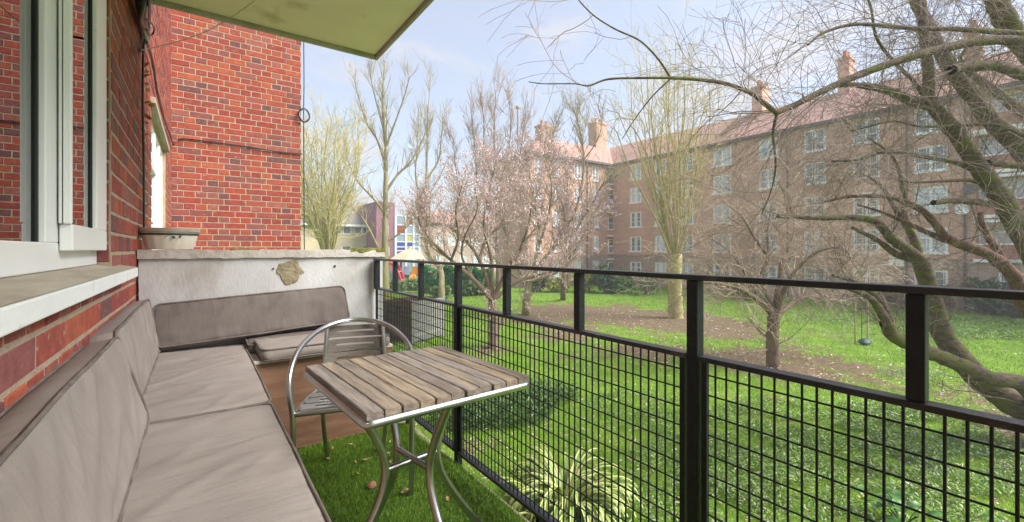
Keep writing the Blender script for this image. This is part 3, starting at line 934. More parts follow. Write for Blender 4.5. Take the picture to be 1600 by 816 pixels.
def ped(r, a, z):
    return Vector((PED.x + r * math.cos(a + LR), PED.y + r * math.sin(a + LR), FZ + z))
for q in range(4):
    a = q * math.pi / 2
    pts = catmull([ped(r, a, z) for r, z in ((0.235, HT - 0.045), (0.205, 0.62), (0.140, 0.50), (0.110, 0.40), (0.135, 0.29), (0.235, 0.13), (0.335, 0.0))], 26)
    b = MB(); b.tube(pts, 0.0145, 14); lg = b.build('leg', M['alu'], tb, smooth=60)
    b = MB(); b.lathe(ped(0.337, a, 0), [(0.016, 0), (0.017, 0.012), (0.015, 0.018)], 12); b.build('foot_cap', M['gasket'], lg)
for a in (0, math.pi / 2):
    b = MB(); zo = 0.392 if a == 0 else 0.398
    b.tube([ped(-0.112, a, zo), ped(0.112, a, zo)], 0.0115, 12); b.build('brace', M['alu'], tb, smooth=60)

# ------------------------------------------------------------------ chair
CA = math.atan2(-0.28, 0.96)
CO = Vector((0.345, 2.13, FZ))
def K(a, b_, z):
    return CO + Vector((math.cos(CA) * a - math.sin(CA) * b_, math.sin(CA) * a + math.cos(CA) * b_, z))
ch = thing('bistro_chair', K(0.25, 0.25, 0), 'aluminium bistro chair with grey wooden slats tucked behind the table', 'chair')
CWd = 0.50
arch = [(0.0, -0.01, 0.0), (-0.005, 0.0, 0.25), (-0.008, 0.0, 0.44), (-0.022, 0.01, 0.56), (-0.020, 0.05, 0.635), (0.002, 0.16, 0.70), (0.06, 0.32, 0.745), (0.15, 0.43, 0.772),
        (0.25, 0.465, 0.78)]
arch = arch + [(CWd - a, b_, z) for a, b_, z in arch[-2::-1]]
b = MB(); b.tube(catmull([K(*p) for p in arch], 90), 0.0125, 14); b.build('arm_frame', M['alu'], ch, smooth=60)
for sx in (0.085, CWd - 0.085):
    b = MB(); b.tube(catmull([K(sx + (0.02 if sx < 0.2 else -0.02), 0.50, 0.0), K(sx, 0.45, 0.25), K(sx, 0.415, 0.44), K(sx + (0.012 if sx < 0.2 else -0.012), 0.425, 0.60), K(sx + (0.022 if sx < 0.2 else -0.022), 0.445, 0.765)], 24), 0.0115, 12)
    b.build('rear_leg', M['alu'], ch, smooth=60)
seat_r = [K(x, y, 0.445) for x, y in ((0.0, 0.0), (CWd, 0.0), (CWd - 0.03, 0.2), (CWd - 0.085, 0.40), (CWd - 0.13, 0.43), (0.13, 0.43), (0.085, 0.40), (0.03, 0.2))]
b = MB(); b.tube(seat_r, 0.011, 12, closed=True); b.build('seat_frame', M['alu'], ch, smooth=60)
def slotted(b, cx0, cx1, y0, y1, place, th, slots):
    """board with long slots: built from strips round the slots"""
    pass
def seat_half(y):
    return 0.0 + (0.03 * min(1, y / 0.2) + 0.055 * max(0, (y - 0.2) / 0.2))
for k in range(5):
    y0 = 0.015 + k * 0.081; y1 = y0 + 0.070
    i0 = seat_half((y0 + y1) / 2) + 0.012
    b = MB(); xs = [i0, i0 + 0.06, CWd - i0 - 0.06, CWd - i0]
    ym0, ym1 = y0 + 0.028, y0 + 0.042
    def q(xa, xb, ya, yb):
        vs = [K(x, y, z) for z in (0.448, 0.460) for y in (ya, yb) for x in (xa, xb)]
        b.add(vs, [(0, 2, 3, 1), (4, 5, 7, 6), (0, 1, 5, 4), (2, 6, 7, 3), (0, 4, 6, 2), (1, 3, 7, 5)])
    q(xs[0], xs[1], y0, y1); q(xs[2], xs[3], y0, y1); q(xs[1], xs[2], y0, ym0); q(xs[1], xs[2], ym1, y1)
    b.build('seat_slat', M['alu'] if k < 5 else M['chair_slat'], ch)
for k in range(3):
    z0 = 0.548 + k * 0.071; z1 = z0 + 0.060
    b = MB(); x0_, x1_ = 0.098, CWd - 0.098
    zm0, zm1 = z0 + 0.025, z0 + 0.036
    def q(xa, xb, za, zb):
        nn = 8
        vs = []
        for i in range(nn + 1):
            x = xa + (xb - xa) * i / nn
            bow = 0.018 * (1 - ((x - 0.25) / 0.15) ** 2)
            for dy in (0.0, 0.011):
                for z in (za, zb): vs.append(K(x, 0.428 + (z - 0.6) * 0.12 + bow + dy, z))
        fs = []
        for i in range(nn):
            o_ = i * 4; p_ = o_ + 4
            fs += [(o_, p_, p_ + 1, o_ + 1), (o_ + 2, o_ + 3, p_ + 3, p_ + 2), (o_ + 1, p_ + 1, p_ + 3, o_ + 3), (o_, o_ + 2, p_ + 2, p_)]
        fs += [(0, 1, 3, 2), (nn * 4, nn * 4 + 2, nn * 4 + 3, nn * 4 + 1)]
        b.add(vs, fs)
    xa, xb = x0_ + 0.055, x1_ - 0.055
    q(x0_, xa, z0, z1); q(xb, x1_, z0, z1); q(xa, xb, z0, zm0); q(xa, xb, zm1, z1)
    b.build('back_slat', M['chair_slat'], ch)

# ------------------------------------------------------------------ pot on the coping
pc_ = onY(266, 393, 3.57); pc_.z = H + 0.0
pot = thing('flower_pot', pc_, 'oval cream plastic flower pot with a dark band standing on the parapet coping', 'pot')
b = MB(); n = 64; prof = [(0.118, 0.0), (0.122, 0.004), (0.137, 0.06), (0.150, 0.112)]
b.lathe(pc_, prof, n, 1.0, 0.62, capt=False)
# staves: push every other rib in
for i, p in enumerate(b.v):
    j = i % n
    if j % 4 == 0:
        c = Vector((pc_.x, pc_.y)); d = Vector((p[0] - c.x, p[1] - c.y)) * 0.975
        b.v[i] = (c.x + d.x, c.y + d.y, p[2])
b.build('body', M['pot'], pot, smooth=30)
b = MB(); b.lathe(pc_, [(0.150, 0.108), (0.158, 0.110), (0.160, 0.130), (0.156, 0.135), (0.140, 0.132), (0.136, 0.100)], 48, 1.0, 0.62, capb=False, capt=False); b.build('rim', M['pot_rim'], pot, smooth=40)
b = MB(); b.lathe(pc_, [(0.1475, 0.090), (0.1500, 0.092), (0.1515, 0.100), (0.149, 0.103)], 48, 1.0, 0.625, capb=False, capt=False); b.build('band', M['pot_band'], pot, smooth=40)
b = MB(); b.lathe(pc_, [(0.001, 0.100), (0.138, 0.101)], 32, 1.0, 0.62, capb=False, capt=False); b.build('soil', mat('soil', (0.05, 0.035, 0.025), (0.09, 0.06, 0.04), scale=40, rough=1, bump=1), pot)
rib_ = mat('green_ribbon', (0.03, 0.09, 0.06), (0.06, 0.14, 0.09), scale=30, rough=0.6)
for (dx, dz, ang) in ((-0.010, 0.088, 0.5), (0.012, 0.086, -0.5), (0.05, 0.09, -0.15)):
    p0 = pc_ + Vector((dx, -0.094, dz)); d = Vector((math.sin(ang) * -0.035, -0.006, -0.02))
    s_ = Vector((0.008, 0, 0.006))
    b = MB(); b.add([p0, p0 + d * 0.5 + s_, p0 + d, p0 + d * 0.5 - s_], [(0, 1, 2, 3)]); b.build('bow_leaf', rib_, pot)

# ------------------------------------------------------------------ cables, shell string, line
def onwall(x, y, off=0.02): return onX(x, y, XW + off)
cb_ = thing('cable_bundle', onwall(232, 40), 'bundle of black cables coming down the corner of the brick wall', 'cable')
rnd = random.Random(3)
for k in range(12):
    a = rnd.uniform(-6, 6)
    pts = [onwall(212 + k * 1.6 + a * 0.3, -60, 0.03 + 0.005 * k), onwall(215 + k * 1.6 + a * 0.4, 0, 0.035 + 0.005 * k), onwall(222 + a * 0.7 + (k % 6) * 2.2, 32, 0.03 + 0.004 * (k % 4)),
           onwall(228 + a * 0.35 + (k % 4), 52, 0.028), onwall(228 + (k % 3) * 0.8, 68, 0.024)]
    b = MB(); b.tube(catmull(pts, 18), rnd.choice([0.008, 0.010, 0.013]), 7)
    b.build('cable', M['cable'] if k % 4 else M['cable_grey'], cb_, smooth=60)
b = MB(); b.tube(catmull([onwall(228, 30, 0.07), onwall(238, 38, 0.08), onwall(241, 48, 0.07), onwall(235, 56, 0.05), onwall(229, 46, 0.05)], 20), 0.005, 6); b.build('cable', M['cable'], cb_, smooth=60)
b = MB(); b.tube(catmull([onwall(227, 62, 0.03), onwall(224, 78, 0.02), onwall(223, 160, 0.018), onwall(224.5, 260, 0.018), onwall(225, 361, 0.018)], 40), 0.0065, 8); b.build('drop_cable', M['cable'], cb_, smooth=60)
pA = onwall(229, 66, 0.03)
pts = [pA, onwall(238, 95, 0.02), onwall(247, 150, 0.02), onwall(258, 190, 0.02), onwall(266, 212, 0.02), Vector((XW + 0.03, YW - 0.02, onwall(268, 215).z))]
cx0 = pts[-1]
for (x, y) in ((285, 217), (330, 222), (390, 230), (440, 238), (473, 241)):
    pts.append(onY(x, y, YW - 0.018))
run = thing('wall_cable', pts[0], 'long black cable clipped across the brick wing from the cable bundle', 'cable')
b = MB(); b.tube(catmull(pts, 70), 0.0085, 7); b.build('cable', M['cable'], run, smooth=60)
for (x, y) in ((330, 222), (390, 230), (440, 238)):
    p = onY(x, y, YW - 0.016); b = MB(); b.box(p, (0.02, 0.03, 0.026)); b.build('clip', M['cable'], run)
lp = thing('cable_coil', onY(478, 182, YW), 'coil of grey cable hanging at the far edge of the brick wing', 'cable')
for k, r in enumerate((0.085, 0.095, 0.075, 0.09)):
    cc = Vector((XE + 0.035, YW - 0.03 - 0.008 * k, onY(478, 182, YW).z))
    b = MB(); b.tube([cc + Vector((r * math.cos(a) * 0.9, 0.01 * math.sin(3 * a), r * 1.15 * math.sin(a))) for a in np.linspace(0, 2 * math.pi, 25)[:-1]], 0.006, 6, closed=True)
    b.build('loop', M['cable'] if k % 2 else M['cable_grey'], lp, smooth=60)
b = MB(); b.tube(catmull([onY(474.5, 60, YW - 0.01), onY(475, 130, YW - 0.012), onY(474.5, 180, YW - 0.012), onY(475, 300, YW - 0.01), onY(475.5, 390, YW - 0.01)], 30), 0.008, 6); b.build('down_cable', M['cable'], lp, smooth=60)
ss = thing('hanging_ornament', onwall(228, 80), 'string of small terracotta shells hanging down the brick wall beside the cables', 'ornament')
b = MB(); b.tube(catmull([onwall(227, 80, 0.04), onwall(229, 150, 0.035), onwall(231, 250, 0.035), onwall(232, 352, 0.035)], 20), 0.0022, 5); b.build('cord', M['cord'], ss)
for i, (x, y, r) in enumerate(((229.5, 101, 0.020), (229, 112, 0.013), (229.5, 118, 0.019), (229, 131, 0.010), (230, 141, 0.012), (231, 160, 0.019), (235, 164, 0.015), (231, 182, 0.022), (229.5, 192, 0.010), (230, 210, 0.012), (231, 320, 0.012), (232.5, 348, 0.024))):
    c = onwall(x, y, 0.05)
    b = MB(); b.lathe((0, 0, 0), [(0.001, r * 0.42), (r * 0.55, r * 0.34), (r * 0.9, r * 0.08), (r, -r * 0.2), (r * 0.86, -r * 0.12), (r * 0.4, r * 0.1), (0.001, r * 0.16)], 14, capb=False, capt=False)
    o = b.build('shell', M['shell'], ss, smooth=50)
    o.location = c; o.rotation_euler = (random.uniform(-0.9, 0.9), random.uniform(0.1, 1.0), random.uniform(0, 6))
    adopt(o, ss)
ln = thing('clothes_line', onwall(222, 78), 'thin cord stretched from an iron hook on the brick wall to the slab overhead', 'cord')
p0 = onwall(219, 79, 0.10); b = MB(); b.tube([onwall(221, 78, -0.01), p0], 0.006, 7); b.tube([onwall(226, 74, 0.0), onwall(224, 86, 0.07)], 0.004, 6); b.build('hook', M['black_metal'], ln)
pe = onZ(398, 1, SLZ - 0.002)
b = MB(); b.tube([p0 + (pe - p0) * f - Vector((0, 0, 0.05 * math.sin(math.pi * f))) for f in np.linspace(0, 1, 14)], 0.0022, 5); b.build('line', M['cord'], ln)

# ------------------------------------------------------------------ bits lying on the turf
b = MB(); p = onZ(581, 759, FZ + 0.012)
b.lathe((0, 0, 0), [(0.018, -0.012), (0.026, 0), (0.022, 0.010), (0.012, 0.018)], 7, 1.2, 0.8)
o = b.build('brick_fragment', mat('brick_chip', (0.30, 0.12, 0.08), (0.42, 0.2, 0.15), scale=30, rough=0.9), None); o.location = p; o.rotation_euler = (0.3, 0.2, 0.6)
tag(o, 'small broken piece of red brick lying on the artificial turf under the table', 'brick')
leaf_m = mat('dry_leaf', (0.8, 0.8, 0.8), (1.1, 1.1, 1.1), scale=20, rough=0.8, objrand=[(0.34, 0.19, 0.08), (0.42, 0.29, 0.15), (0.5, 0.40, 0.24)])
b = MB(); b.add([(-0.02, 0, 0.0), (-0.008, -0.010, 0.004), (0.012, -0.008, 0.003), (0.022, 0.0, 0.008), (0.010, 0.010, 0.006), (-0.008, 0.009, 0.001), (0, 0, -0.002)],
             [(0, 1, 6), (1, 2, 6), (2, 3, 6), (3, 4, 6), (4, 5, 6), (5, 0, 6)])
lme = b.mesh('dry_leaf'); lme.materials.append(leaf_m)
for (x, y) in ((615, 712), (610, 722), (601, 726), (573, 718), (520, 700), (548, 694), (556, 722), (610, 690), (632, 768), (700, 780), (560, 740), (614, 700), (606, 708), (512, 716), (590, 700)):
    o = link('dry_leaf', lme, None); o.location = onZ(x, y, FZ + 0.022); s = random.uniform(0.6, 1.2); o.scale = (s, s, s); o.rotation_euler = (random.uniform(-.4, .4), random.uniform(-.4, .4), random.uniform(0, 6))
    tag(o, 'small dry brown leaf lying on the artificial turf', 'leaf', 'dry leaves on the turf')
#PART3
# ================================================================== garden: lawn
G = np.random.default_rng(5)
def gz(z): return z
def P0(x, y): 
    p = onZ(x, y, 0); return (p.x, p.y)
soil_blobs = [(*P0(985, 492), 3.6, 1.0), (*P0(880, 482), 3.6, 0.9), (*P0(1130, 515), 2.6, 0.8), (*P0(1060, 500), 3.0, 1.0), (*P0(830, 500), 2.2, 0.8),
              (*P0(775, 545), 1.4, 0.8), (*P0(1210, 575), 1.3, 0.9), (*P0(1290, 560), 2.0, 0.75), (*P0(1150, 560), 1.6, 0.7), (*P0(1040, 545), 1.6, 0.7), (*P0(950, 545), 1.6, 0.5), (*P0(880, 520), 2.0, 0.7), (*P0(1340, 520), 2.0, 0.4),
              (*P0(1560, 620), 1.3, 0.75), (*P0(735, 700), 0.7, 0.7), (*P0(1600, 680), 1.0, 0.6), (*P0(1380, 600), 1.3, 0.55), (*P0(1250, 620), 1.0, 0.5), (*P0(650, 560), 1.5, 0.4)]
def nz2(x, y, s, o=0):
    return mnoise.noise(Vector((x * s, y * s, o)))
def soil(x, y):
    v = 0
    for bx_, by_, r, a in soil_blobs:
        d = ((x - bx_) ** 2 + (y - by_) ** 2) / (r * r)
        if d < 9: v += a * math.exp(-d)
    v += 0.55 * nz2(x, y, 0.45) + 0.42 * nz2(x, y, 1.3, 4) + 0.5 * nz2(x, y, 4, 8) - 0.02
    return min(1, max(0, (v - 0.30) / 0.5))
gx = np.concatenate([[-260, -120, -60], np.arange(-24, 37.6, 0.3), [45, 70, 150, 260]])
gy = np.concatenate([[-260, -100, -50, -25], np.arange(-12, 36.1, 0.3), [42, 50, 60, 80, 150, 260]])
VX, VY = np.meshgrid(gx, gy, indexing='ij')
ns_, ms_ = VX.shape
Vg = np.zeros((ns_ * ms_, 3)); att = np.zeros(ns_ * ms_)
for i, (x, y) in enumerate(zip(VX.ravel(), VY.ravel())):
    inner = -24 <= x <= 37 and -12 <= y <= 36
    z = 0.05 * nz2(x, y, 0.25, 2) + 0.02 * nz2(x, y, 1.1, 3) if inner else -0.05
    Vg[i] = (x, y, z - 0.03); att[i] = soil(x, y) if inner else 0.2
ii, jj = np.meshgrid(np.arange(ns_ - 1), np.arange(ms_ - 1), indexing='ij')
q = (ii * ms_ + jj).ravel()
lawn_m = bpy.data.materials.new('lawn'); lawn_m.use_nodes = True
t = lawn_m.node_tree; b = t.nodes['Principled BSDF']; b.inputs['Roughness'].default_value = 0.95
b.inputs['Specular IOR Level'].default_value = 0.2
tcn_ = N(t, 'ShaderNodeTexCoord'); at_ = N(t, 'ShaderNodeAttribute', attribute_name='soil')
def nramp(scale, stops, det=8):
    nz = N(t, 'ShaderNodeTexNoise'); nz.inputs['Scale'].default_value = scale; nz.inputs['Detail'].default_value = det; nz.inputs['Roughness'].default_value = 0.7
    t.links.new(tcn_.outputs['Object'], nz.inputs['Vector'])
    r = N(t, 'ShaderNodeValToRGB'); el = r.color_ramp.elements
    while len(el) < len(stops): el.new(0.5)
    for e, (p, c) in zip(el, stops): e.position = p; e.color = (*c, 1)
    t.links.new(nz.outputs['Fac'], r.inputs[0]); return r.outputs[0]
gcol = nramp(1.1, [(0.28, (0.09, 0.19, 0.018)), (0.5, (0.15, 0.30, 0.02)), (0.72, (0.23, 0.38, 0.035))])
scol = nramp(9, [(0.3, (0.10, 0.062, 0.042)), (0.5, (0.17, 0.115, 0.078)), (0.66, (0.24, 0.17, 0.125)), (0.8, (0.34, 0.25, 0.21))])
fine = nramp(16, [(0.36, (0, 0, 0)), (0.62, (1, 1, 1))])
ma = N(t, 'ShaderNodeMath', operation='MULTIPLY_ADD'); ma.inputs[1].default_value = 0.85
sub = N(t, 'ShaderNodeMath', operation='SUBTRACT'); sub.inputs[1].default_value = 0.5
t.links.new(fine, sub.inputs[0]); t.links.new(sub.outputs[0], ma.inputs[0]); t.links.new(at_.outputs['Fac'], ma.inputs[2]); ma.use_clamp = True
mxg = N(t, 'ShaderNodeMix', data_type='RGBA')
t.links.new(ma.outputs[0], mxg.inputs['Factor']); t.links.new(gcol, mxg.inputs['A']); t.links.new(scol, mxg.inputs['B'])
t.links.new(mxg.outputs['Result'], b.inputs['Base Color'])
bp = N(t, 'ShaderNodeBump'); bp.inputs['Strength'].default_value = 0.9; bp.inputs['Distance'].default_value = 0.05
nzb = N(t, 'ShaderNodeTexNoise'); nzb.inputs['Scale'].default_value = 14; nzb.inputs['Detail'].default_value = 8
t.links.new(tcn_.outputs['Object'], nzb.inputs['Vector']); t.links.new(nzb.outputs['Fac'], bp.inputs['Height']); t.links.new(bp.outputs[0], b.inputs['Normal'])
lawn = np_mesh('lawn', Vg, np.stack([q, q + ms_, q + ms_ + 1, q + 1], 1), lawn_m, smooth=True, kind='structure')
a_ = lawn.data.attributes.new('soil', 'FLOAT', 'POINT'); a_.data.foreach_set('value', att.astype(np.float32))

def scatter(n, u0, u1, t0, t1, power=1.6):
    """places on the lawn, denser towards the balcony"""
    f = G.random(n)
    t_ = (t0 ** (1 - power) + f * (t1 ** (1 - power) - t0 ** (1 - power))) ** (1 / (1 - power))
    l = G.uniform(u0, u1, n) * t_
    return np.stack([t_ * S + l * C, t_ * C - l * S, t_], 1)
def leaf_mesh(name, pos, hgt, wid, lean_, m, parent=None, kind='stuff', quad=False, droop=0.0):
    n = len(pos); a = G.uniform(0, 2 * np.pi, n); w_ = wid / 2
    d = G.normal(0, 1, (n, 2)) * lean_[:, None]
    base = np.stack([pos[:, 0], pos[:, 1], pos[:, 2]], 1)
    side = np.stack([np.cos(a) * w_, np.sin(a) * w_, np.zeros(n)], 1)
    tip = base + np.stack([d[:, 0] * hgt, d[:, 1] * hgt, hgt], 1)
    if quad:
        mid = (base + tip) / 2 + np.array([0, 0, 1]) * (hgt * droop)[:, None]
        V = np.stack([base, mid + side, tip, mid - side], 1).reshape(-1, 3)
        return np_mesh(name, V, np.arange(4 * n).reshape(-1, 4), m, parent, kind=kind)
    V = np.stack([base - side, base + side, tip], 1).reshape(-1, 3)
    return np_mesh(name, V, np.arange(3 * n).reshape(-1, 3), m, parent, kind=kind)
def okground(p):
    return (p[:, 0] > 1.6) & (p[:, 0] < 36.5)
M['grass'] = mat('grass_blade', (0.7, 0.75, 0.7), (1.2, 1.15, 1.1), scale=0.7, rough=0.6, island=[(0.14, 0.26, 0.015), (0.25, 0.40, 0.025), (0.42, 0.50, 0.10)], spec=0.3)
p = scatter(230000, -0.75, 1.75, 4.2, 44, 1.75)
sl_ = np.array([soil(x, y) for x, y in p[:, :2]])
k = okground(p) & (G.random(len(p)) > sl_ * 1.05)
p = p[k]; t_ = p[:, 2].copy(); p[:, 2] = -0.02
sz = np.clip(t_ / 9, 0.7, 3.4)
leaf_mesh('grass', p, G.uniform(0.035, 0.10, len(p)) * sz ** 0.55, 0.0085 * sz, np.full(len(p), 0.55), M['grass'])
# low leafy ground cover near the balcony
M['cover'] = mat('ground_cover_leaf', (0.7, 0.7, 0.7), (1.2, 1.2, 1.2), scale=1.1, rough=0.5,
                 island=[(0.14, 0.25, 0.03), (0.20, 0.34, 0.045), (0.27, 0.42, 0.08), (0.15, 0.26, 0.10), (0.40, 0.52, 0.20)], spec=0.45)
def patch(n, cx, cy, rx, ry, ang=0.0):
    r = np.sqrt(G.random(n)); a = G.uniform(0, 2 * np.pi, n)
    x, y = r * np.cos(a) * rx, r * np.sin(a) * ry
    return np.stack([cx + x * math.cos(ang) - y * math.sin(ang), cy + x * math.sin(ang) + y * math.cos(ang), np.zeros(n)], 1)
lst = []
for (x, y, rx, ry, n) in ((1330, 760, 2.6, 1.5, 15000), (1130, 720, 1.6, 1.1, 5500), (1500, 690, 2.2, 1.3, 8000), (1240, 660, 1.7, 1.3, 5000), (1600, 760, 2.4, 1.4, 6000),
                          (1420, 650, 1.5, 0.9, 3500), (1060, 790, 1.2, 0.8, 3500), (1000, 640, 1.3, 1.3, 2600), (1500, 520, 3.2, 1.6, 6500), (1420, 495, 2.5, 1.2, 3500), (1560, 505, 3.5, 1.6, 5000),
                          (1300, 500, 3.0, 1.5, 2600), (680, 610, 1.3, 1.6, 2200)):
    c = onZ(x, y, 0); q_ = patch(n, c.x, c.y, rx, ry, -0.6)
    lst.append(q_)
q_ = np.concatenate(lst); q_ = q_[okground(q_)]
kk = np.array([nz2(x, y, 1.6, 3) + 0.5 * nz2(x, y, 5, 1) for x, y in q_[:, :2]])
q_ = q_[kk > -0.2]
tt = q_[:, 0] * S + q_[:, 1] * C
sz = np.clip(tt / 9, 0.75, 2.0)
q_[:, 2] = G.uniform(0.0, 0.09, len(q_))
leaf_mesh('ground_cover', q_, G.uniform(0.012, 0.038, len(q_)), G.uniform(0.022, 0.042, len(q_)) * sz, np.full(len(q_), 1.5), M['cover'], quad=True, droop=0.3)
# a darker tangle under the cherry, beside the balcony foot
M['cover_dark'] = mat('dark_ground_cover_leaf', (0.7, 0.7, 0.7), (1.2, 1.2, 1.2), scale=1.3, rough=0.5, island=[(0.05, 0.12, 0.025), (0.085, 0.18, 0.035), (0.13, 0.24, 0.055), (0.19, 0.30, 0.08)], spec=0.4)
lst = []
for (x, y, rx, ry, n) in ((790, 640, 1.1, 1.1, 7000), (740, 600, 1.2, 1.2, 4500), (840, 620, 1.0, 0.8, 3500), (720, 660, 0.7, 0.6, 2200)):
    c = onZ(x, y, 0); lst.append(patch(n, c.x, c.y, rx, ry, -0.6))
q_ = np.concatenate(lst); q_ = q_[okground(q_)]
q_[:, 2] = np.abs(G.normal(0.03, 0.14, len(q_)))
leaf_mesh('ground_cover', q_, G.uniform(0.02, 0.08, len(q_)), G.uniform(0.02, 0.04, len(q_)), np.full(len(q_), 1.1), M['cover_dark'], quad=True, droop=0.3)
# blue flowers and fallen petals and leaves
M['bluebell'] = mat('blue_flower', (0.8, 0.8, 0.9), (1.1, 1.1, 1.1), scale=3, rough=0.7, island=[(0.13, 0.14, 0.32), (0.2, 0.2, 0.42)])
lst = []
for (x, y, rx, ry, n) in ((1420, 590, 0.8, 0.5, 420), (1500, 720, 1.6, 1.0, 650), (1350, 640, 1.5, 0.9, 420), (1290, 610, 0.9, 0.5, 160), (1560, 700, 1.2, 0.8, 260)):
    c = onZ(x, y, 0); lst.append(patch(n, c.x, c.y, rx, ry, -0.6))
q_ = np.concatenate(lst); q_[:, 2] = G.uniform(0.05, 0.17, len(q_))
leaf_mesh('bluebells', q_, G.uniform(0.012, 0.025, len(q_)), G.uniform(0.012, 0.024, len(q_)), np.full(len(q_), 0.8), M['bluebell'], quad=True)
M['petal'] = mat('fallen_petal', (0.9, 0.9, 0.9), (1.1, 1.1, 1.1), scale=3, rough=0.8, island=[(0.70, 0.58, 0.57), (0.5, 0.36, 0.26), (0.36, 0.22, 0.13), (0.76, 0.68, 0.66), (0.48, 0.36, 0.25)])
p = scatter(34000, -0.5, 1.5, 5.0, 34, 1.5)
sl_ = np.array([soil(x, y) for x, y in p[:, :2]])
k = okground(p) & (G.random(len(p)) < 0.3 + 0.7 * sl_)
p = p[k]; t_ = p[:, 2].copy(); p[:, 2] = G.uniform(0.0, 0.05, len(p))
s_ = np.clip(t_ / 13, 0.6, 1.6)
leaf_mesh('fallen_petals', p, G.uniform(0.012, 0.03, len(p)), G.uniform(0.028, 0.062, len(p)) * s_, G.uniform(1.2, 3.0, len(p)), M['petal'], quad=True)

# ================================================================== trees
def unit(v): return v / np.maximum(np.linalg.norm(v, axis=-1, keepdims=True), 1e-9)
def tubes(P, Rr, sides):
    """P (n,k,3), Rr (n,k) -> verts, quads"""
    n, k, _ = P.shape
    T_ = np.empty_like(P); T_[:, 1:-1] = P[:, 2:] - P[:, :-2]; T_[:, 0] = P[:, 1] - P[:, 0]; T_[:, -1] = P[:, -1] - P[:, -2]
    T_ = unit(T_)
    ov = unit(P[:, -1] - P[:, 0])
    ref = np.where(np.abs(ov[:, 2:3]) < 0.7, np.array([[0, 0, 1.0]]), np.array([[0.8, 0.6, 0]]))
    s = unit(np.cross(T_, ref[:, None, :])); u = np.cross(T_, s)
    an = np.arange(sides) * 2 * np.pi / sides
    V = P[:, :, None, :] + Rr[:, :, None, None] * (s[:, :, None, :] * np.cos(an)[None, None, :, None] + u[:, :, None, :] * np.sin(an)[None, None, :, None])
    idx = np.arange(n * k * sides).reshape(n, k, sides)
    a = idx[:, :-1, :]; b = np.roll(a, -1, 2); c = idx[:, 1:, :]; d = np.roll(c, -1, 2)
    F_ = np.stack([a, b, d, c], -1).reshape(-1, 4)
    return V.reshape(-1, 3), F_
def grow(P, Rr, n, L, ratio=0.6, ang=(35, 70), up=0.25, wig=0.12, k=5, s0=0.2, s1=1.0, rmin=0.003, taper=0.35, toward=None, tw=0.0, rmax=0.05):
    """n children spread over parents P by length"""
    ln_ = np.linalg.norm(np.diff(P, axis=1), axis=2).sum(1)
    par = G.choice(len(P), n, p=ln_ / ln_.sum())
    kk = P.shape[1]
    s = (s0 + (s1 - s0) * G.random(n) ** 0.85) * (kk - 1.001); i = s.astype(int); f = (s - i)[:, None]
    a, b = P[par, i], P[par, i + 1]
    o = a + (b - a) * f; tg = unit(b - a)
    rad = np.minimum((Rr[par, i] * (1 - f[:, 0]) + Rr[par, i + 1] * f[:, 0]) * ratio, rmax * G.uniform(0.5, 1.0, n))
    rnd = unit(G.normal(0, 1, (n, 3))); pr = unit(rnd - tg * (rnd * tg).sum(1, keepdims=True))
    th = np.radians(G.uniform(ang[0], ang[1], n))[:, None]
    d = tg * np.cos(th) + pr * np.sin(th)
    d = unit(d + np.array([0, 0, up]) * 0.8)
    if toward is not None: d = unit(d + np.asarray(toward) * tw)
    l = G.uniform(L[0], L[1], n) * (0.6 + 0.4 * ln_[par] / ln_.max())
    Q = np.zeros((n, k, 3)); Q[:, 0] = o
    cur = d; st = (l / (k - 1))[:, None]
    for j in range(1, k):
        cur = unit(cur + G.normal(0, wig, (n, 3)) + np.array([0, 0, up]) * 0.35 * (1 if up > 0 else j / k * 1.5))
        Q[:, j] = Q[:, j - 1] + cur * st
    fr_ = np.linspace(1, taper, k)[None, :]
    return Q, np.maximum(rad[:, None] * fr_, rmin)
def bark(name, c1, c2, c3=None, sc=5, st=(1, 1, 1)):
    return mat(name, c1, c2, scale=sc, rough=0.92, bump=0.8, bscale=sc * 4, stretch=st, c3=c3, bdist=0.03)
M['bark_cherry'] = bark('cherry_bark', (0.06, 0.042, 0.03), (0.19, 0.14, 0.105), ((0.135, 0.14, 0.022), 2.6, 0.48, 0.64), 7, (1, 1, 2.6))
M['bark_mid'] = bark('brown_bark', (0.14, 0.095, 0.07), (0.27, 0.20, 0.15), ((0.18, 0.17, 0.06), 1.5, 0.55, 0.75), 6, (1, 1, 0.5))
M['bark_olive'] = bark('olive_bark', (0.22, 0.19, 0.10), (0.38, 0.33, 0.19), ((0.27, 0.26, 0.07), 1.0, 0.5, 0.7), 5, (1, 1, 0.4))
M['bark_yellow'] = bark('lichen_yellow_bark', (0.32, 0.28, 0.12), (0.50, 0.44, 0.21), ((0.36, 0.35, 0.09), 0.8, 0.5, 0.7), 5, (1, 1, 0.4))
M['twig_dark'] = mat('dark_twig', (0.12, 0.075, 0.06), (0.24, 0.17, 0.14), scale=3, rough=0.8)
M['twig_pale'] = mat('pale_twig', (0.13, 0.09, 0.075), (0.38, 0.31, 0.27), scale=2, rough=0.8)
M['twig_brown'] = mat('brown_twig', (0.36, 0.27, 0.20), (0.56, 0.45, 0.36), scale=2, rough=0.85)
M['twig_olive'] = mat('olive_twig', (0.34, 0.29, 0.16), (0.48, 0.42, 0.26), scale=1, rough=0.85)
M['twig_yellow'] = mat('yellow_twig', (0.46, 0.40, 0.16), (0.64, 0.56, 0.28), scale=1, rough=0.85)
M['blossom'] = mat('pink_blossom', (0.95, 0.95, 0.95), (1.05, 1.05, 1.05), scale=1, rough=0.7, island=[(0.76, 0.52, 0.56), (0.84, 0.68, 0.71), (0.68, 0.40, 0.46), (0.86, 0.76, 0.78)])
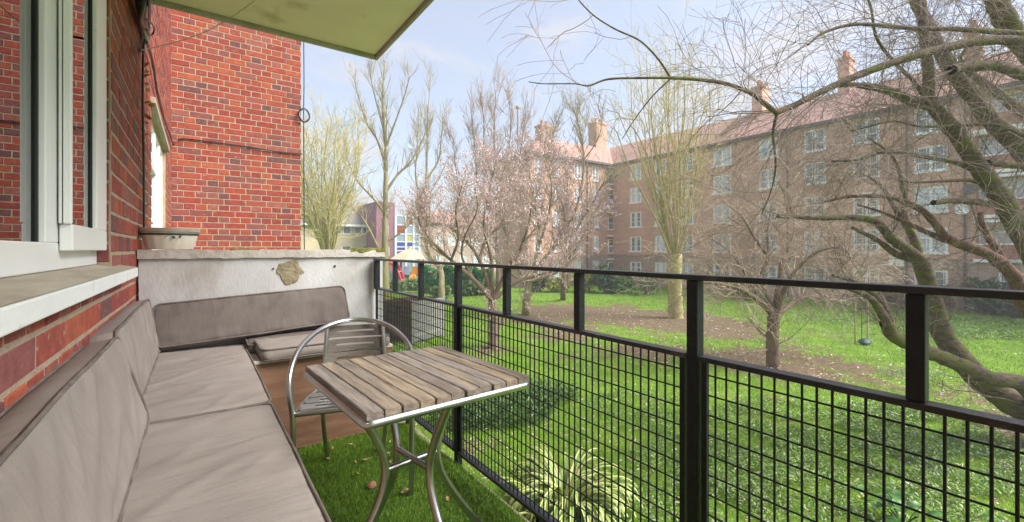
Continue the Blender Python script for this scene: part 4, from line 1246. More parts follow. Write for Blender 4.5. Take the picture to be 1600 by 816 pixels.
M['bud'] = mat('leaf_bud', (0.9, 0.9, 0.9), (1.1, 1.1, 1.1), scale=1, rough=0.8, island=[(0.30, 0.19, 0.13), (0.42, 0.30, 0.17), (0.46, 0.42, 0.16)])

def limb3(pts, t0, t1=None, dz=0.0):
    """list of photo points at a depth that goes from t0 to t1 along the limb"""
    t1 = t0 if t1 is None else t1
    n = len(pts)
    return [at(x, y, t0 + (t1 - t0) * (i / (n - 1)) ) for i, (x, y) in enumerate(pts)]
def make_tree(name, label, base, limbs, levels, mt, mtw, group=None, k=22, sides=10, blossoms=None, wob=0.0, knots=0):
    """limbs: (points, r0, r1); levels: dicts for grow(); blossoms: (n, size, material)"""
    root = thing(name, base, label, 'tree', group)
    Ps = np.stack([catmull(p, k) for p, _, _ in limbs]); Rs = np.stack([np.linspace(r0 ** 0.8, r1 ** 0.8, k) ** 1.25 for _, r0, r1 in limbs])
    if wob: Ps[:, 1:] += G.normal(0, 1, Ps[:, 1:].shape) * wob * Rs[:, 1:, None]
    Rs2 = Rs * (1 + G.normal(0, 0.06, Rs.shape))
    V, F_ = tubes(Ps, Rs2, sides)
    np_mesh('trunk', V, F_, mt, root, smooth=True)
    P, Rr = Ps, Rs
    vs, fs, off = [], [], 0
    allP = []
    for lv in levels:
        lv = dict(lv); sd = lv.pop('sides', 4); keepp = lv.pop('keep', False); src = lv.pop('src', None)
        if src == 'limbs': P, Rr = Ps, Rs
        Q, q_ = grow(P, Rr, **lv)
        V, F_ = tubes(Q, q_, sd)
        vs.append(V); fs.append(F_ + off); off += len(V)
        allP.append((Q, q_)); P, Rr = Q, q_
    if vs: 
        c = np_mesh('crown', np.concatenate(vs), np.concatenate(fs), mtw, root)
    if blossoms:
        n, size, mm = blossoms
        Q = allP[-1][0]; kk = Q.shape[1]
        par = G.integers(0, len(Q), n); s = (0.2 + 0.8 * G.random(n)) * (kk - 1.001); i = s.astype(int); f = (s - i)[:, None]
        c = Q[par, i] * (1 - f) + Q[par, i + 1] * f + G.normal(0, size * 0.8, (n, 3))
        a = unit(G.normal(0, 1, (n, 3))); b = unit(np.cross(a, G.normal(0, 1, (n, 3))))
        sc = G.uniform(0.5, 1.3, n)[:, None] * size
        V = np.stack([c - a * sc, c - b * sc * 0.8, c + a * sc, c + b * sc * 0.8], 1).reshape(-1, 3)
        np_mesh('blossom' if mm is M['blossom'] else 'buds', V, np.arange(4 * n).reshape(-1, 4), mm, root)
    return root, Ps

# -- bushy yellow-green tree behind the brick wing
def fan(base, n, h, spread, r0, r1, z0, lean_=(0, 0), bend=0.25):
    L = []
    for i in range(n):
        a = 2 * math.pi * i / n + G.uniform(-0.3, 0.3); sp = spread * G.uniform(0.25, 1.0); hh = h * G.uniform(0.72, 1.0)
        d = Vector((math.cos(a) * sp + lean_[0], math.sin(a) * sp + lean_[1], 0))
        L.append(([base + Vector((0, 0, z0)), base + d * bend + Vector((0, 0, z0 + hh * 0.22)), base + d * 0.5 + Vector((G.uniform(-.35, .35), G.uniform(-.35, .35), z0 + hh * 0.45)), base + d * 0.75 + Vector((G.uniform(-.4, .4), G.uniform(-.4, .4), z0 + hh * 0.72)), base + d * G.uniform(0.85, 1.1) + Vector((0, 0, z0 + hh))], r0 * G.uniform(0.7, 1.05), r1))
    return L
bA = at(512, 390, 27); bA.z = 0
limbsA = [([bA, bA + Vector((0, 0, 1.5)), bA + Vector((0.05, 0, 3.0))], 0.28, 0.2)] + fan(bA, 24, 9.2, 3.0, 0.075, 0.018, 2.6)
make_tree('multi_stem_tree', 'bushy yellow green bare tree just right of the brick wing above the parapet', bA, limbsA,
          [dict(n=560, L=(0.9, 3.0), ratio=0.5, ang=(25, 75), up=0.3, wig=0.26, k=7, rmin=0.011), dict(n=2600, L=(0.4, 1.1), ratio=0.55, ang=(15, 50), up=0.4, k=4, sides=3, rmin=0.008)],
          M['bark_yellow'], M['twig_yellow'], 'bare trees in the garden')
# -- tall bare tree
tB = 31
bB = at(602, 400, tB); bB.z = 0
limbsB = [([bB] + limb3([(602, 400), (602, 330), (603, 240), (598, 160), (601, 95)], tB), 0.30, 0.03),
          (limb3([(602, 335), (585, 312), (560, 285), (548, 262), (536, 230)], tB, tB - 1), 0.10, 0.025),
          (limb3([(603, 300), (622, 272), (640, 255), (662, 215), (668, 190)], tB, tB + 1), 0.10, 0.025),
          (limb3([(603, 262), (590, 220), (572, 190), (560, 150), (552, 118)], tB, tB + 1.5), 0.10, 0.02),
          (limb3([(602, 232), (618, 190), (632, 150), (640, 120)], tB, tB - 1.2), 0.08, 0.02),
          (limb3([(600, 205), (588, 160), (580, 125), (577, 100)], tB, tB - 1), 0.06, 0.02),
          (limb3([(602, 380), (630, 360), (655, 330), (690, 270)], tB, tB + 1), 0.08, 0.02),
          (limb3([(602, 410), (572, 350), (555, 330), (540, 322)], tB, tB - 1.5), 0.09, 0.02)]
make_tree('tall_bare_tree', 'tall slender bare tree with a straight olive trunk left of the pink blossom', bB, limbsB,
          [dict(n=190, L=(0.8, 2.2), ratio=0.5, ang=(25, 55), up=0.5, k=6, rmin=0.013), dict(n=900, L=(0.4, 1.3), ratio=0.55, ang=(20, 55), up=0.4, k=4, sides=3, rmin=0.009)],
          M['bark_olive'], M['twig_olive'], 'bare trees in the garden')
tC = 36
bC = at(690, 430, tC - 6); bC.z = 0
limbsC = [([bC] + limb3([(690, 450), (688, 420), (668, 395), (664, 330), (667, 260), (668, 190), (672, 135)], tC - 6, tC - 2), 0.24, 0.02),
          (limb3([(666, 330), (650, 280), (652, 230), (655, 175)], tC - 3, tC), 0.09, 0.02),
          (limb3([(667, 280), (685, 250), (690, 210), (694, 180)], tC - 3, tC), 0.08, 0.02)]
make_tree('slim_bare_tree', 'slim bare tree with a kinked pale trunk behind the left railing posts', bC, limbsC,
          [dict(n=110, L=(0.8, 2.2), ratio=0.5, ang=(20, 50), up=0.5, k=6, rmin=0.013), dict(n=600, L=(0.4, 1.4), ratio=0.55, ang=(20, 55), up=0.4, k=4, sides=3, rmin=0.009)],
          M['bark_olive'], M['twig_olive'], 'bare trees in the garden')
# -- pink blossom cherries
tD = 16.2
bD = onZ(772, 547, -0.05)
limbsD = [([bD] + limb3([(771, 510), (769, 468)], tD), 0.19, 0.15),
          (limb3([(769, 470), (740, 437), (705, 407), (673, 376), (656, 350), (652, 326)], tD, tD - 1.2), 0.10, 0.02),
          (limb3([(769, 470), (757, 425), (738, 388), (712, 362), (690, 350), (664, 352)], tD, tD + 1), 0.09, 0.02),
          (limb3([(770, 466), (792, 425), (815, 385), (828, 340), (832, 300)], tD, tD - 0.8), 0.10, 0.02),
          (limb3([(769, 468), (768, 405), (756, 352), (764, 300), (776, 250)], tD, tD + 0.9), 0.09, 0.018),
          (limb3([(770, 470), (806, 441), (845, 428), (876, 420), (900, 400)], tD, tD + 0.6), 0.08, 0.018),
          (limb3([(748, 405), (762, 372), (786, 345), (790, 310), (808, 275)], tD + .6, tD + 1.8), 0.06, 0.015),
          (limb3([(705, 407), (716, 372), (712, 330), (722, 290)], tD - .5, tD - 1.8), 0.05, 0.015),
          (limb3([(740, 437), (722, 402), (726, 370), (745, 330), (742, 290)], tD, tD - 1.6), 0.05, 0.015)]
make_tree('blossom_tree', 'pink blossoming cherry with dark spreading limbs nearest the left railing posts', bD, limbsD,
          [dict(n=200, L=(0.5, 1.5), ratio=0.5, ang=(25, 70), up=0.35, wig=0.22, k=6, rmin=0.008), dict(n=1500, L=(0.25, 0.8), ratio=0.55, ang=(25, 70), up=0.3, wig=0.2, k=5, sides=3, rmin=0.0055),
           dict(n=1900, L=(0.12, 0.5), ratio=0.6, ang=(25, 70), up=0.2, wig=0.2, k=4, sides=3, rmin=0.0045)],
          M['bark_mid'], M['twig_brown'], 'cherry trees in pink blossom', blossoms=(19000, 0.022, M['blossom']))
tE = 24
bE = onZ(822, 492, -0.05)
limbsE = [([bE] + limb3([(823, 470), (826, 440)], tE), 0.26, 0.2),
          (limb3([(826, 442), (838, 400), (842, 350), (830, 300), (826, 250)], tE), 0.13, 0.02),
          (limb3([(826, 442), (850, 405), (872, 380), (886, 330), (880, 280)], tE, tE + 1.5), 0.13, 0.02),
          (limb3([(825, 445), (800, 400), (786, 350), (770, 300), (752, 262)], tE, tE + 1.5), 0.12, 0.02),
          (limb3([(826, 440), (870, 425), (905, 380), (928, 330)], tE, tE - 1.5), 0.10, 0.02),
          (limb3([(824, 445), (790, 420), (756, 385), (728, 345), (715, 300)], tE, tE - 1.5), 0.10, 0.02),
          (limb3([(840, 390), (856, 340), (862, 290), (850, 250)], tE, tE - 2), 0.08, 0.02)]
make_tree('blossom_tree', 'pink blossoming cherry with a pale trunk standing farther back on bare soil', bE, limbsE,
          [dict(n=260, L=(0.7, 2.0), ratio=0.5, ang=(25, 65), up=0.35, wig=0.2, k=6, rmin=0.011), dict(n=1900, L=(0.3, 1.1), ratio=0.55, ang=(25, 70), up=0.3, wig=0.2, k=5, sides=3, rmin=0.008),
           dict(n=2200, L=(0.2, 0.6), ratio=0.6, ang=(25, 70), up=0.2, wig=0.2, k=4, sides=3, rmin=0.006)],
          M['bark_olive'], M['twig_brown'], 'cherry trees in pink blossom', blossoms=(26000, 0.030, M['blossom']))
tF = 30
bF = onZ(880, 469, -0.05)
limbsF = [([bF] + limb3([(880, 440), (883, 400), (884, 360), (880, 320)], tF), 0.22, 0.08),
          (limb3([(883, 400), (900, 360), (925, 320), (942, 288), (968, 272)], tF, tF - 2), 0.13, 0.02),
          (limb3([(884, 365), (905, 310), (912, 250), (905, 200), (898, 175)], tF, tF + 1), 0.11, 0.02),
          (limb3([(882, 330), (866, 280), (862, 230), (870, 190)], tF, tF + 1), 0.08, 0.02),
          (limb3([(912, 250), (930, 225), (940, 195), (934, 165)], tF + .6, tF), 0.05, 0.015)]
make_tree('garden_tree', 'bare brown tree on bare soil between the pink cherries and the tall yellow tree', bF, limbsF,
          [dict(n=170, L=(0.8, 2.2), ratio=0.5, ang=(20, 60), up=0.4, wig=0.15, k=6, rmin=0.012), dict(n=1300, L=(0.4, 1.3), ratio=0.55, ang=(20, 60), up=0.3, wig=0.18, k=5, sides=3, rmin=0.009)],
          M['bark_mid'], M['twig_olive'], 'bare trees in the garden')
bK = at(778, 440, 33); bK.z = 0
limbsK = [([bK] + limb3([(778, 420), (775, 350), (778, 290), (772, 220), (775, 140)], 33), 0.2, 0.02),
          (limb3([(776, 340), (748, 290), (742, 230), (735, 165)], 33, 34), 0.09, 0.02),
          (limb3([(777, 320), (806, 280), (815, 225), (822, 175)], 33, 32), 0.09, 0.02),
          (limb3([(778, 290), (758, 240), (756, 190), (752, 150)], 33, 31.5), 0.07, 0.02),
          (limb3([(777, 300), (792, 250), (798, 200), (795, 150)], 33, 34), 0.07, 0.02),
          (limb3([(776, 370), (725, 320), (712, 260), (708, 215)], 33, 34), 0.07, 0.02),
          (limb3([(776, 360), (830, 320), (848, 265), (852, 215)], 33, 34.5), 0.07, 0.02)]
make_tree('twiggy_tree', 'bare grey brown twiggy tree rising behind the pink blossom and the mast', bK, limbsK,
          [dict(n=240, L=(0.8, 2.4), ratio=0.5, ang=(20, 60), up=0.45, wig=0.18, k=6, rmin=0.012), dict(n=1900, L=(0.5, 1.5), ratio=0.55, ang=(20, 55), up=0.4, wig=0.16, k=5, sides=3, rmin=0.009)],
          M['bark_mid'], M['twig_brown'], 'bare trees in the garden')
# -- tall pollarded fan
bG = onZ(1056, 498, -0.05); tG = 23.2
fl = [([bG] + limb3([(1055, 460), (1055, 420), (1056, 396)], tG), 0.38, 0.30)]
tops = [(965, 170), (985, 130), (1000, 105), (1010, 85), (1022, 120), (1030, 80), (1040, 70), (1048, 95), (1056, 66), (1066, 75), (1075, 100), (1085, 72), (1096, 90), (1106, 110), (1118, 130), (1128, 165), (975, 210), (1140, 215), (950, 225), (1012, 140), (1070, 120), (1044, 130), (1090, 150), (1110, 180), (990, 180), (1060, 100), (1028, 190)]
for i, (x, y) in enumerate(tops):
    dx = x - 1056 + G.uniform(-8, 8)
    fl.append((limb3([(1055 + dx * 0.06, 405 - abs(dx) * 0.05), (1056 + dx * 0.32 + G.uniform(-7, 7), 345), (1056 + dx * 0.62 + G.uniform(-10, 10), 260), (1056 + dx * 0.84 + G.uniform(-9, 9), 175 + y * 0.12), (x, y)], tG, tG + G.uniform(-2.2, 2.2)), G.uniform(0.035, 0.068), 0.010))
make_tree('pollarded_tree', 'tall yellow green pollarded tree with a fan of upright stems in the middle', bG, fl,
          [dict(n=560, L=(0.8, 2.8), ratio=0.5, ang=(20, 75), up=0.3, wig=0.26, k=7, rmin=0.008), dict(n=1900, L=(0.3, 1.0), ratio=0.55, ang=(20, 65), up=0.3, wig=0.2, k=4, sides=3, rmin=0.0055)],
          M['bark_yellow'], M['twig_yellow'], 'bare trees in the garden')
# -- round cherry in the middle of the lawn
tH = 13.6
bH = onZ(1208, 574, -0.05)
limbsH = [([bH] + limb3([(1207, 530), (1210, 484)], tH), 0.20, 0.165),
          (limb3([(1207, 490), (1184, 468), (1150, 450), (1112, 443), (1078, 441)], tH, tH - 1), 0.10, 0.02),
          (limb3([(1208, 488), (1196, 455), (1190, 430), (1200, 402), (1199, 360), (1206, 320)], tH, tH + 0.8), 0.11, 0.02),
          (limb3([(1213, 488), (1226, 452), (1246, 420), (1275, 395), (1312, 385)], tH, tH - 1), 0.10, 0.02),
          (limb3([(1213, 490), (1246, 470), (1290, 440), (1322, 422), (1350, 412)], tH, tH + 1.2), 0.10, 0.02),
          (limb3([(1211, 488), (1217, 445), (1224, 405), (1242, 362), (1236, 330), (1220, 290)], tH, tH + 0.5), 0.10, 0.015),
          (limb3([(1207, 490), (1176, 460), (1160, 420), (1135, 390), (1110, 372)], tH, tH + 1.5), 0.08, 0.015),
          (limb3([(1200, 402), (1178, 370), (1160, 340), (1130, 315)], tH + .4, tH - 1.0), 0.06, 0.012),
          (limb3([(1224, 405), (1262, 372), (1290, 340), (1300, 305)], tH, tH + 1.4), 0.06, 0.012)]
make_tree('lawn_cherry', 'bare cherry with a short stout trunk forking low in the middle of the lawn', bH, limbsH,
          [dict(n=210, L=(0.8, 2.4), ratio=0.42, ang=(30, 80), up=0.12, wig=0.2, k=7, rmin=0.006, rmax=0.03), dict(n=1700, L=(0.35, 1.4), ratio=0.55, ang=(25, 70), up=-0.03, wig=0.2, k=5, sides=3, rmin=0.0048),
           dict(n=3600, L=(0.2, 0.7), ratio=0.6, ang=(25, 70), up=-0.05, wig=0.2, k=4, sides=3, rmin=0.0036)],
          M['bark_mid'], M['twig_brown'], 'bare trees in the garden', blossoms=(2600, 0.014, M['bud']))
# -- low leaning cherry at the right: limbs sweep in from a trunk just outside
tI = 8.2
bI = onZ(1745, 720, -0.05)
li = [([bI] + limb3([(1690, 690), (1640, 662), (1600, 640), (1552, 610), (1505, 566), (1472, 520), (1456, 465), (1438, 405)], 8.0, 8.6), 0.30, 0.13),
      (limb3([(1640, 655), (1600, 602), (1545, 590), (1480, 562), (1425, 540), (1394, 523), (1385, 505)], 7.9, 7.2), 0.15, 0.09),
      (limb3([(1390, 512), (1378, 490), (1362, 468), (1340, 456), (1318, 448)], 7.2, 6.8), 0.08, 0.025),
      (limb3([(1396, 520), (1380, 478), (1357, 455), (1332, 440), (1300, 430)], 7.2, 7.6), 0.07, 0.02),
      (limb3([(1440, 410), (1415, 388), (1392, 372), (1370, 348), (1330, 340), (1280, 341), (1215, 338)], 8.6, 7.6), 0.115, 0.03),
      (limb3([(1440, 408), (1402, 398), (1370, 375), (1332, 356)], 8.6, 8.2), 0.08, 0.03),
      (limb3([(1438, 408), (1424, 365), (1398, 325), (1378, 292), (1355, 275)], 8.6, 9.0), 0.09, 0.02),
      (limb3([(1414, 350), (1411, 300), (1404, 265), (1388, 238), (1355, 215)], 8.7, 8.0), 0.05, 0.015)]
rootI, PI_ = make_tree('leaning_cherry', 'low leaning cherry with mossy limbs sweeping in from the right behind the railing', bI, li,
          [dict(n=46, rmax=0.012, L=(0.4, 1.3), ratio=0.3, ang=(30, 80), up=0.2, wig=0.16, k=7, rmin=0.0045), dict(n=420, L=(0.3, 0.9), ratio=0.55, ang=(20, 70), up=0.05, wig=0.15, k=6, sides=3, rmin=0.0028),
           dict(n=900, L=(0.15, 0.5), ratio=0.6, ang=(20, 70), up=0.0, wig=0.15, k=4, sides=3, rmin=0.0022)],
          M['bark_cherry'], M['twig_pale'], 'cherry limbs at the right', k=40, sides=14, blossoms=(1200, 0.007, M['bud']))
# -- reddish pruned branch
bR = onZ(1735, 640, -0.05)
lr = [([bR] + limb3([(1690, 560), (1640, 500), (1602, 478), (1588, 440), (1575, 422), (1545, 398), (1510, 385), (1478, 372)], 8.8, 7.6), 0.17, 0.075),
      (limb3([(1478, 372), (1448, 335), (1420, 318), (1386, 308), (1330, 307), (1290, 315)], 7.6, 7.2), 0.065, 0.018),
      (limb3([(1478, 376), (1446, 362), (1414, 347), (1376, 331), (1340, 320)], 7.6, 8.0), 0.055, 0.015),
      (limb3([(1575, 422), (1560, 395), (1545, 372), (1534, 352), (1531, 333)], 8.1, 8.0), 0.07, 0.045),
      (limb3([(1545, 372), (1528, 350), (1515, 312)], 8.1, 7.7), 0.02, 0.008)]
make_tree('pruned_cherry', 'reddish brown pruned cherry branch with stubs rising at the right edge', bR, lr,
          [dict(n=26, rmax=0.011, L=(0.4, 1.3), ratio=0.3, ang=(30, 80), up=0.2, wig=0.14, k=7, rmin=0.0045), dict(n=220, L=(0.3, 0.9), ratio=0.55, ang=(20, 70), up=0.05, wig=0.15, k=5, sides=3, rmin=0.0028)],
          bark('red_cherry_bark', (0.10, 0.05, 0.035), (0.21, 0.115, 0.085), ((0.26, 0.16, 0.11), 3.5, 0.55, 0.7), 7), M['twig_dark'], 'cherry limbs at the right', k=34, sides=12)
# -- big cherry overhead at the right
bJ = onZ(1860, 690, -0.05)
cr0 = at(1800, 520, 7.2)
lj = [([bJ, cr0] + limb3([(1700, 505), (1640, 440), (1600, 372), (1570, 318), (1543, 280), (1520, 248), (1490, 205), (1465, 175), (1447, 160)], 7.0, 6.6), 0.20, 0.075),
      (limb3([(1449, 164), (1421, 156), (1391, 143), (1362, 136), (1335, 133), (1300, 133)], 6.6, 6.0), 0.075, 0.03),
      (limb3([(1450, 166), (1451, 120), (1446, 75), (1442, 30), (1436, -40)], 6.6, 6.9), 0.075, 0.055),
      ([cr0] + limb3([(1720, 380), (1640, 288), (1590, 226), (1548, 188), (1520, 150), (1494, 120), (1470, 80), (1450, 40), (1425, -10), (1400, -60)], 7.2, 7.8), 0.165, 0.075),
      ([cr0] + limb3([(1740, 360), (1660, 240), (1600, 180), (1562, 148), (1512, 112)], 7.2, 8.4), 0.12, 0.07),
      ([cr0] + limb3([(1760, 300), (1690, 180), (1630, 105), (1590, 60), (1562, 15), (1540, -40)], 6.8, 6.2), 0.16, 0.11),
      (limb3([(1660, 150), (1600, 118), (1555, 103), (1500, 106), (1487, 110)], 6.5, 6.0), 0.085, 0.06),
      (limb3([(1655, 90), (1600, 66), (1545, 63), (1500, 70), (1440, 84), (1395, 98), (1340, 118), (1290, 140), (1240, 165), (1214, 176)], 6.4, 5.4), 0.075, 0.032),
      (limb3([(1214, 177), (1196, 163), (1172, 145), (1130, 130), (1086, 124), (1048, 122)], 5.4, 5.0), 0.030, 0.018),
      (limb3([(1048, 122), (1000, 122), (950, 124), (920, 134), (898, 131), (850, 131), (826, 128)], 5.0, 4.8), 0.015, 0.005),
      (limb3([(1048, 122), (1028, 92), (1000, 64), (960, 45), (925, 22), (895, -10)], 5.0, 4.6), 0.012, 0.006),
      (limb3([(1048, 123), (1020, 150), (992, 186), (972, 218)], 5.0, 5.3), 0.009, 0.004),
      (limb3([(1214, 177), (1208, 210), (1212, 260), (1204, 300), (1190, 335)], 5.4, 5.6), 0.020, 0.006),
      (limb3([(1640, 52), (1590, 52), (1500, 46), (1420, 44), (1340, 38), (1290, 50), (1262, 70)], 6.4, 5.6), 0.045, 0.012),
      (limb3([(1600, 212), (1560, 196), (1500, 196), (1440, 198), (1395, 190), (1330, 205)], 6.9, 6.2), 0.03, 0.01),
      (limb3([(1580, 332), (1540, 318), (1490, 314), (1458, 317)], 7.0, 6.6), 0.05, 0.038),
      (limb3([(1560, 300), (1520, 283), (1480, 283), (1430, 285), (1400, 280)], 6.9, 6.4), 0.035, 0.01),
      (limb3([(1540, 276), (1500, 256), (1460, 248), (1415, 240), (1380, 238), (1340, 250), (1300, 252)], 6.9, 6.3), 0.045, 0.012),
      (limb3([(1600, 260), (1560, 256), (1543, 254)], 6.9, 6.7), 0.055, 0.045),
      (limb3([(1512, 112), (1500, 90), (1508, 80)], 8.2, 8.0), 0.04, 0.02),
      (limb3([(1447, 160), (1430, 130), (1400, 100), (1370, 60), (1360, 10), (1340, -40)], 6.6, 6.0), 0.03, 0.012)]
rootJ, PJ = make_tree('overhanging_cherry', 'large bare cherry with mossy limbs and hanging twigs reaching over from the right', bJ, lj,
          [dict(n=105, L=(0.6, 1.9), ratio=0.3, ang=(25, 75), up=-0.03, wig=0.12, k=8, rmin=0.0042, s0=0.35, rmax=0.011), dict(n=760, L=(0.3, 1.2), ratio=0.55, ang=(20, 70), up=-0.22, wig=0.12, k=7, sides=3, rmin=0.0026),
           dict(n=3200, L=(0.15, 0.65), ratio=0.65, ang=(20, 65), up=-0.15, wig=0.13, k=5, sides=3, rmin=0.0019),
           dict(src='limbs', n=210, rmax=0.006, L=(0.6, 2.2), ratio=0.12, ang=(30, 80), up=0.25, wig=0.10, k=8, sides=3, rmin=0.0034, s0=0.25), dict(n=2200, L=(0.25, 1.0), ratio=0.6, ang=(20, 60), up=-0.2, wig=0.12, k=5, sides=3, rmin=0.0022)],
          M['bark_cherry'], M['twig_pale'], 'cherry limbs at the right', k=44, sides=14, blossoms=(2400, 0.006, M['bud']))
# moss cushions on the near limbs
bag = thing('plastic_bag', at(639, 226, 31), 'blue plastic bag caught in the top of the tall bare tree', 'bag')
c = at(639, 226, 31); b = MB(); b.add([c + Vector(v) for v in ((-0.35, 0, 0.25), (0, .1, 0.12), (0.35, 0, -0.25), (-.05, 0, -.2), (0.1, 0.2, 0.0))], [(0, 1, 3), (1, 2, 3), (0, 4, 1), (1, 4, 2)]); b.build('film', mat('blue_plastic', (0.10, 0.28, 0.62), rough=0.4), bag)

# ================================================================== shrubs and plants
def shrub(name, label, c, rx, ry, rz_, n, size, m, group=None, seed=0):
    root = thing(name, Vector((c.x, c.y, 0)), label, 'shrub', group)
    g = np.random.default_rng(seed + 40)
    blobs = [(0, 0, 0.55, 0.75)] + [(g.uniform(-.65, .65), g.uniform(-.65, .65), g.uniform(0.3, 0.85), g.uniform(0.3, 0.5)) for _ in range(9)]
    bi = g.integers(0, len(blobs), n); B = np.array(blobs)[bi]
    d = unit(g.normal(0, 1, (n, 3))) * (g.random(n) ** 0.45)[:, None] * B[:, 3:4]
    pos = (B[:, :3] * np.array([1, 1, 1]) + d) * np.array([rx, ry, rz_]) + np.array([c.x, c.y, 0])
    pos[:, 2] = np.maximum(pos[:, 2], 0.03)
    a = unit(g.normal(0, 1, (n, 3))); b_ = unit(np.cross(a, g.normal(0, 1, (n, 3)))); s_ = size * g.uniform(0.5, 1.2, n)[:, None]
    V = np.stack([pos - a * s_, pos - b_ * s_ * 0.55, pos + a * s_, pos + b_ * s_ * 0.55], 1).reshape(-1, 3)
    np_mesh('foliage', V, np.arange(4 * n).reshape(-1, 4), m, root)
    b = MB()
    for k in range(6):
        a_ = g.uniform(0, 6.28); r = g.uniform(0.2, 0.6)
        b.tube([(c.x, c.y, -0.03), (c.x + math.cos(a_) * rx * r * 0.4, c.y + math.sin(a_) * ry * r * 0.4, rz_ * 0.4), (c.x + math.cos(a_) * rx * r, c.y + math.sin(a_) * ry * r, rz_ * 0.85)], [0.035, 0.025, 0.01], 5)
    b.build('stem', M['bark_mid'], root)
    return root
def leafm(name, cols): return mat(name, (0.75, 0.75, 0.75), (1.15, 1.15, 1.15), scale=1.0, rough=0.6, island=cols, spec=0.35)
M['lf_yel'] = leafm('yellow_green_leaf', [(0.25, 0.28, 0.03), (0.36, 0.36, 0.05), (0.17, 0.22, 0.03)])
M['lf_mid'] = leafm('mid_green_leaf', [(0.08, 0.16, 0.035), (0.13, 0.22, 0.06), (0.18, 0.26, 0.09)])
M['lf_dark'] = leafm('dark_green_leaf', [(0.035, 0.085, 0.03), (0.06, 0.12, 0.045), (0.09, 0.15, 0.07)])
M['lf_red'] = leafm('reddish_leaf', [(0.18, 0.10, 0.06), (0.24, 0.15, 0.09), (0.15, 0.14, 0.06)])
M['lf_grey'] = leafm('grey_green_leaf', [(0.20, 0.24, 0.14), (0.30, 0.33, 0.20), (0.14, 0.18, 0.09)])
for i, (x, y, rx, rz_, m, lab) in enumerate((
        (870, 456, 1.5, 1.0, 'lf_yel', 'low yellow green shrub at the foot of the far block behind the slim brown trunk'),
        (836, 456, 1.2, 1.3, 'lf_dark', 'dark green shrub left of the low yellow green one by the far block'),
        (921, 456, 1.7, 1.5, 'lf_yel', 'bright yellow green shrub beside a railing post by the far block'),
        (945, 458, 1.3, 2.1, 'lf_dark', 'dark green upright shrub below the recessed balconies'),
        (975, 458, 1.9, 1.7, 'lf_mid', 'mid green rounded shrub between two others below the corner of the far block'),
        (1010, 460, 1.5, 1.4, 'lf_grey', 'grey green shrub just left of the thick yellow trunk'),
        (1162, 468, 1.0, 1.2, 'lf_yel', 'small yellow shrub seen through the fork of the lawn cherry'),
        (1400, 482, 1.1, 0.9, 'lf_red', 'reddish shrub below the pale board on the far block'),
        (1465, 484, 1.2, 1.3, 'lf_red', 'low reddish brown shrub left of the dark green bush by the far block'),
        (1527, 490, 1.2, 1.7, 'lf_dark', 'dark green bush on a short stem by the far block at the right'),
        (1580, 494, 1.5, 1.6, 'lf_dark', 'dark green bush at the right edge in front of the far block'),
        (735, 462, 1.3, 1.0, 'lf_mid', 'green shrub beside the left railing post below the bank'),
        (690, 470, 1.2, 0.9, 'lf_mid', 'green shrub behind the grey timber bin'),
        (650, 452, 1.3, 0.9, 'lf_mid', 'small green shrub in front of the playground'),
        (622, 454, 1.2, 0.8, 'lf_mid', 'small green shrub by the red climbing arch'))):
    c = onZ(x, y, 0)
    if c.x > 36: c = Vector((35.6, c.y * 35.6 / c.x, 0))
    if c.y > 32: c = Vector((c.x * 31.4 / c.y, 31.4, 0)) if x > 800 else c
    shrub('shrub', lab, c, rx, rx * 0.8, rz_, 1500, 0.13, M[m], 'shrubs round the lawn', i)

# variegated strap-leaved plant below the railing
M['strap_green'] = mat('strap_green', (0.16, 0.30, 0.04), (0.28, 0.42, 0.09), scale=3, rough=0.45, spec=0.5)
M['strap_cream'] = mat('strap_cream', (0.58, 0.60, 0.20), (0.74, 0.72, 0.36), scale=3, rough=0.45, spec=0.5)
vp = onZ(885, 800, 0)
plant = thing('variegated_plant', vp, 'clump of arching cream and green striped strap leaves below the railing', 'plant')
lms = []
for v in range(8):
    g = random.Random(70 + v)
    n = 14; L = g.uniform(0.95, 1.45); w0 = g.uniform(0.034, 0.055); arch_ = g.uniform(1.0, 2.1)
    me_v, me_f, mi = [], [], []
    pos = Vector((0, 0, 0)); ang = R(g.uniform(58, 84))
    for i in range(n + 1):
        f = i / n
        wd = w0 * (0.65 + 0.7 * f - 1.35 * max(0, f - 0.35) ** 1.6 * 1.4)
        wd = max(wd, 0.0015)
        tw = 0.25 * f
        nx_, nz_ = -math.sin(ang), math.cos(ang)
        for s_, dip in ((-1, 0.22), (-0.55, 0.0), (0.55, 0.0), (1, 0.22)):
            me_v.append((pos.x + nx_ * dip * wd, s_ * wd, pos.z + nz_ * dip * wd))
        pos = pos + Vector((math.cos(ang), 0, math.sin(ang))) * (L / n)
        ang -= arch_ * 2.2 * (0.4 + 1.4 * f) / n
    for i in range(n):
        for k in range(3):
            me_f.append((i * 4 + k, i * 4 + k + 1, i * 4 + k + 5, i * 4 + k + 4)); mi.append(0 if k == 1 else 1)
    me = bpy.data.meshes.new('leaf'); me.from_pydata(me_v, [], me_f)
    me.materials.append(M['strap_green']); me.materials.append(M['strap_cream'])
    me.polygons.foreach_set('material_index', mi); me.polygons.foreach_set('use_smooth', [True] * len(mi)); me.update()
    lms.append(me)
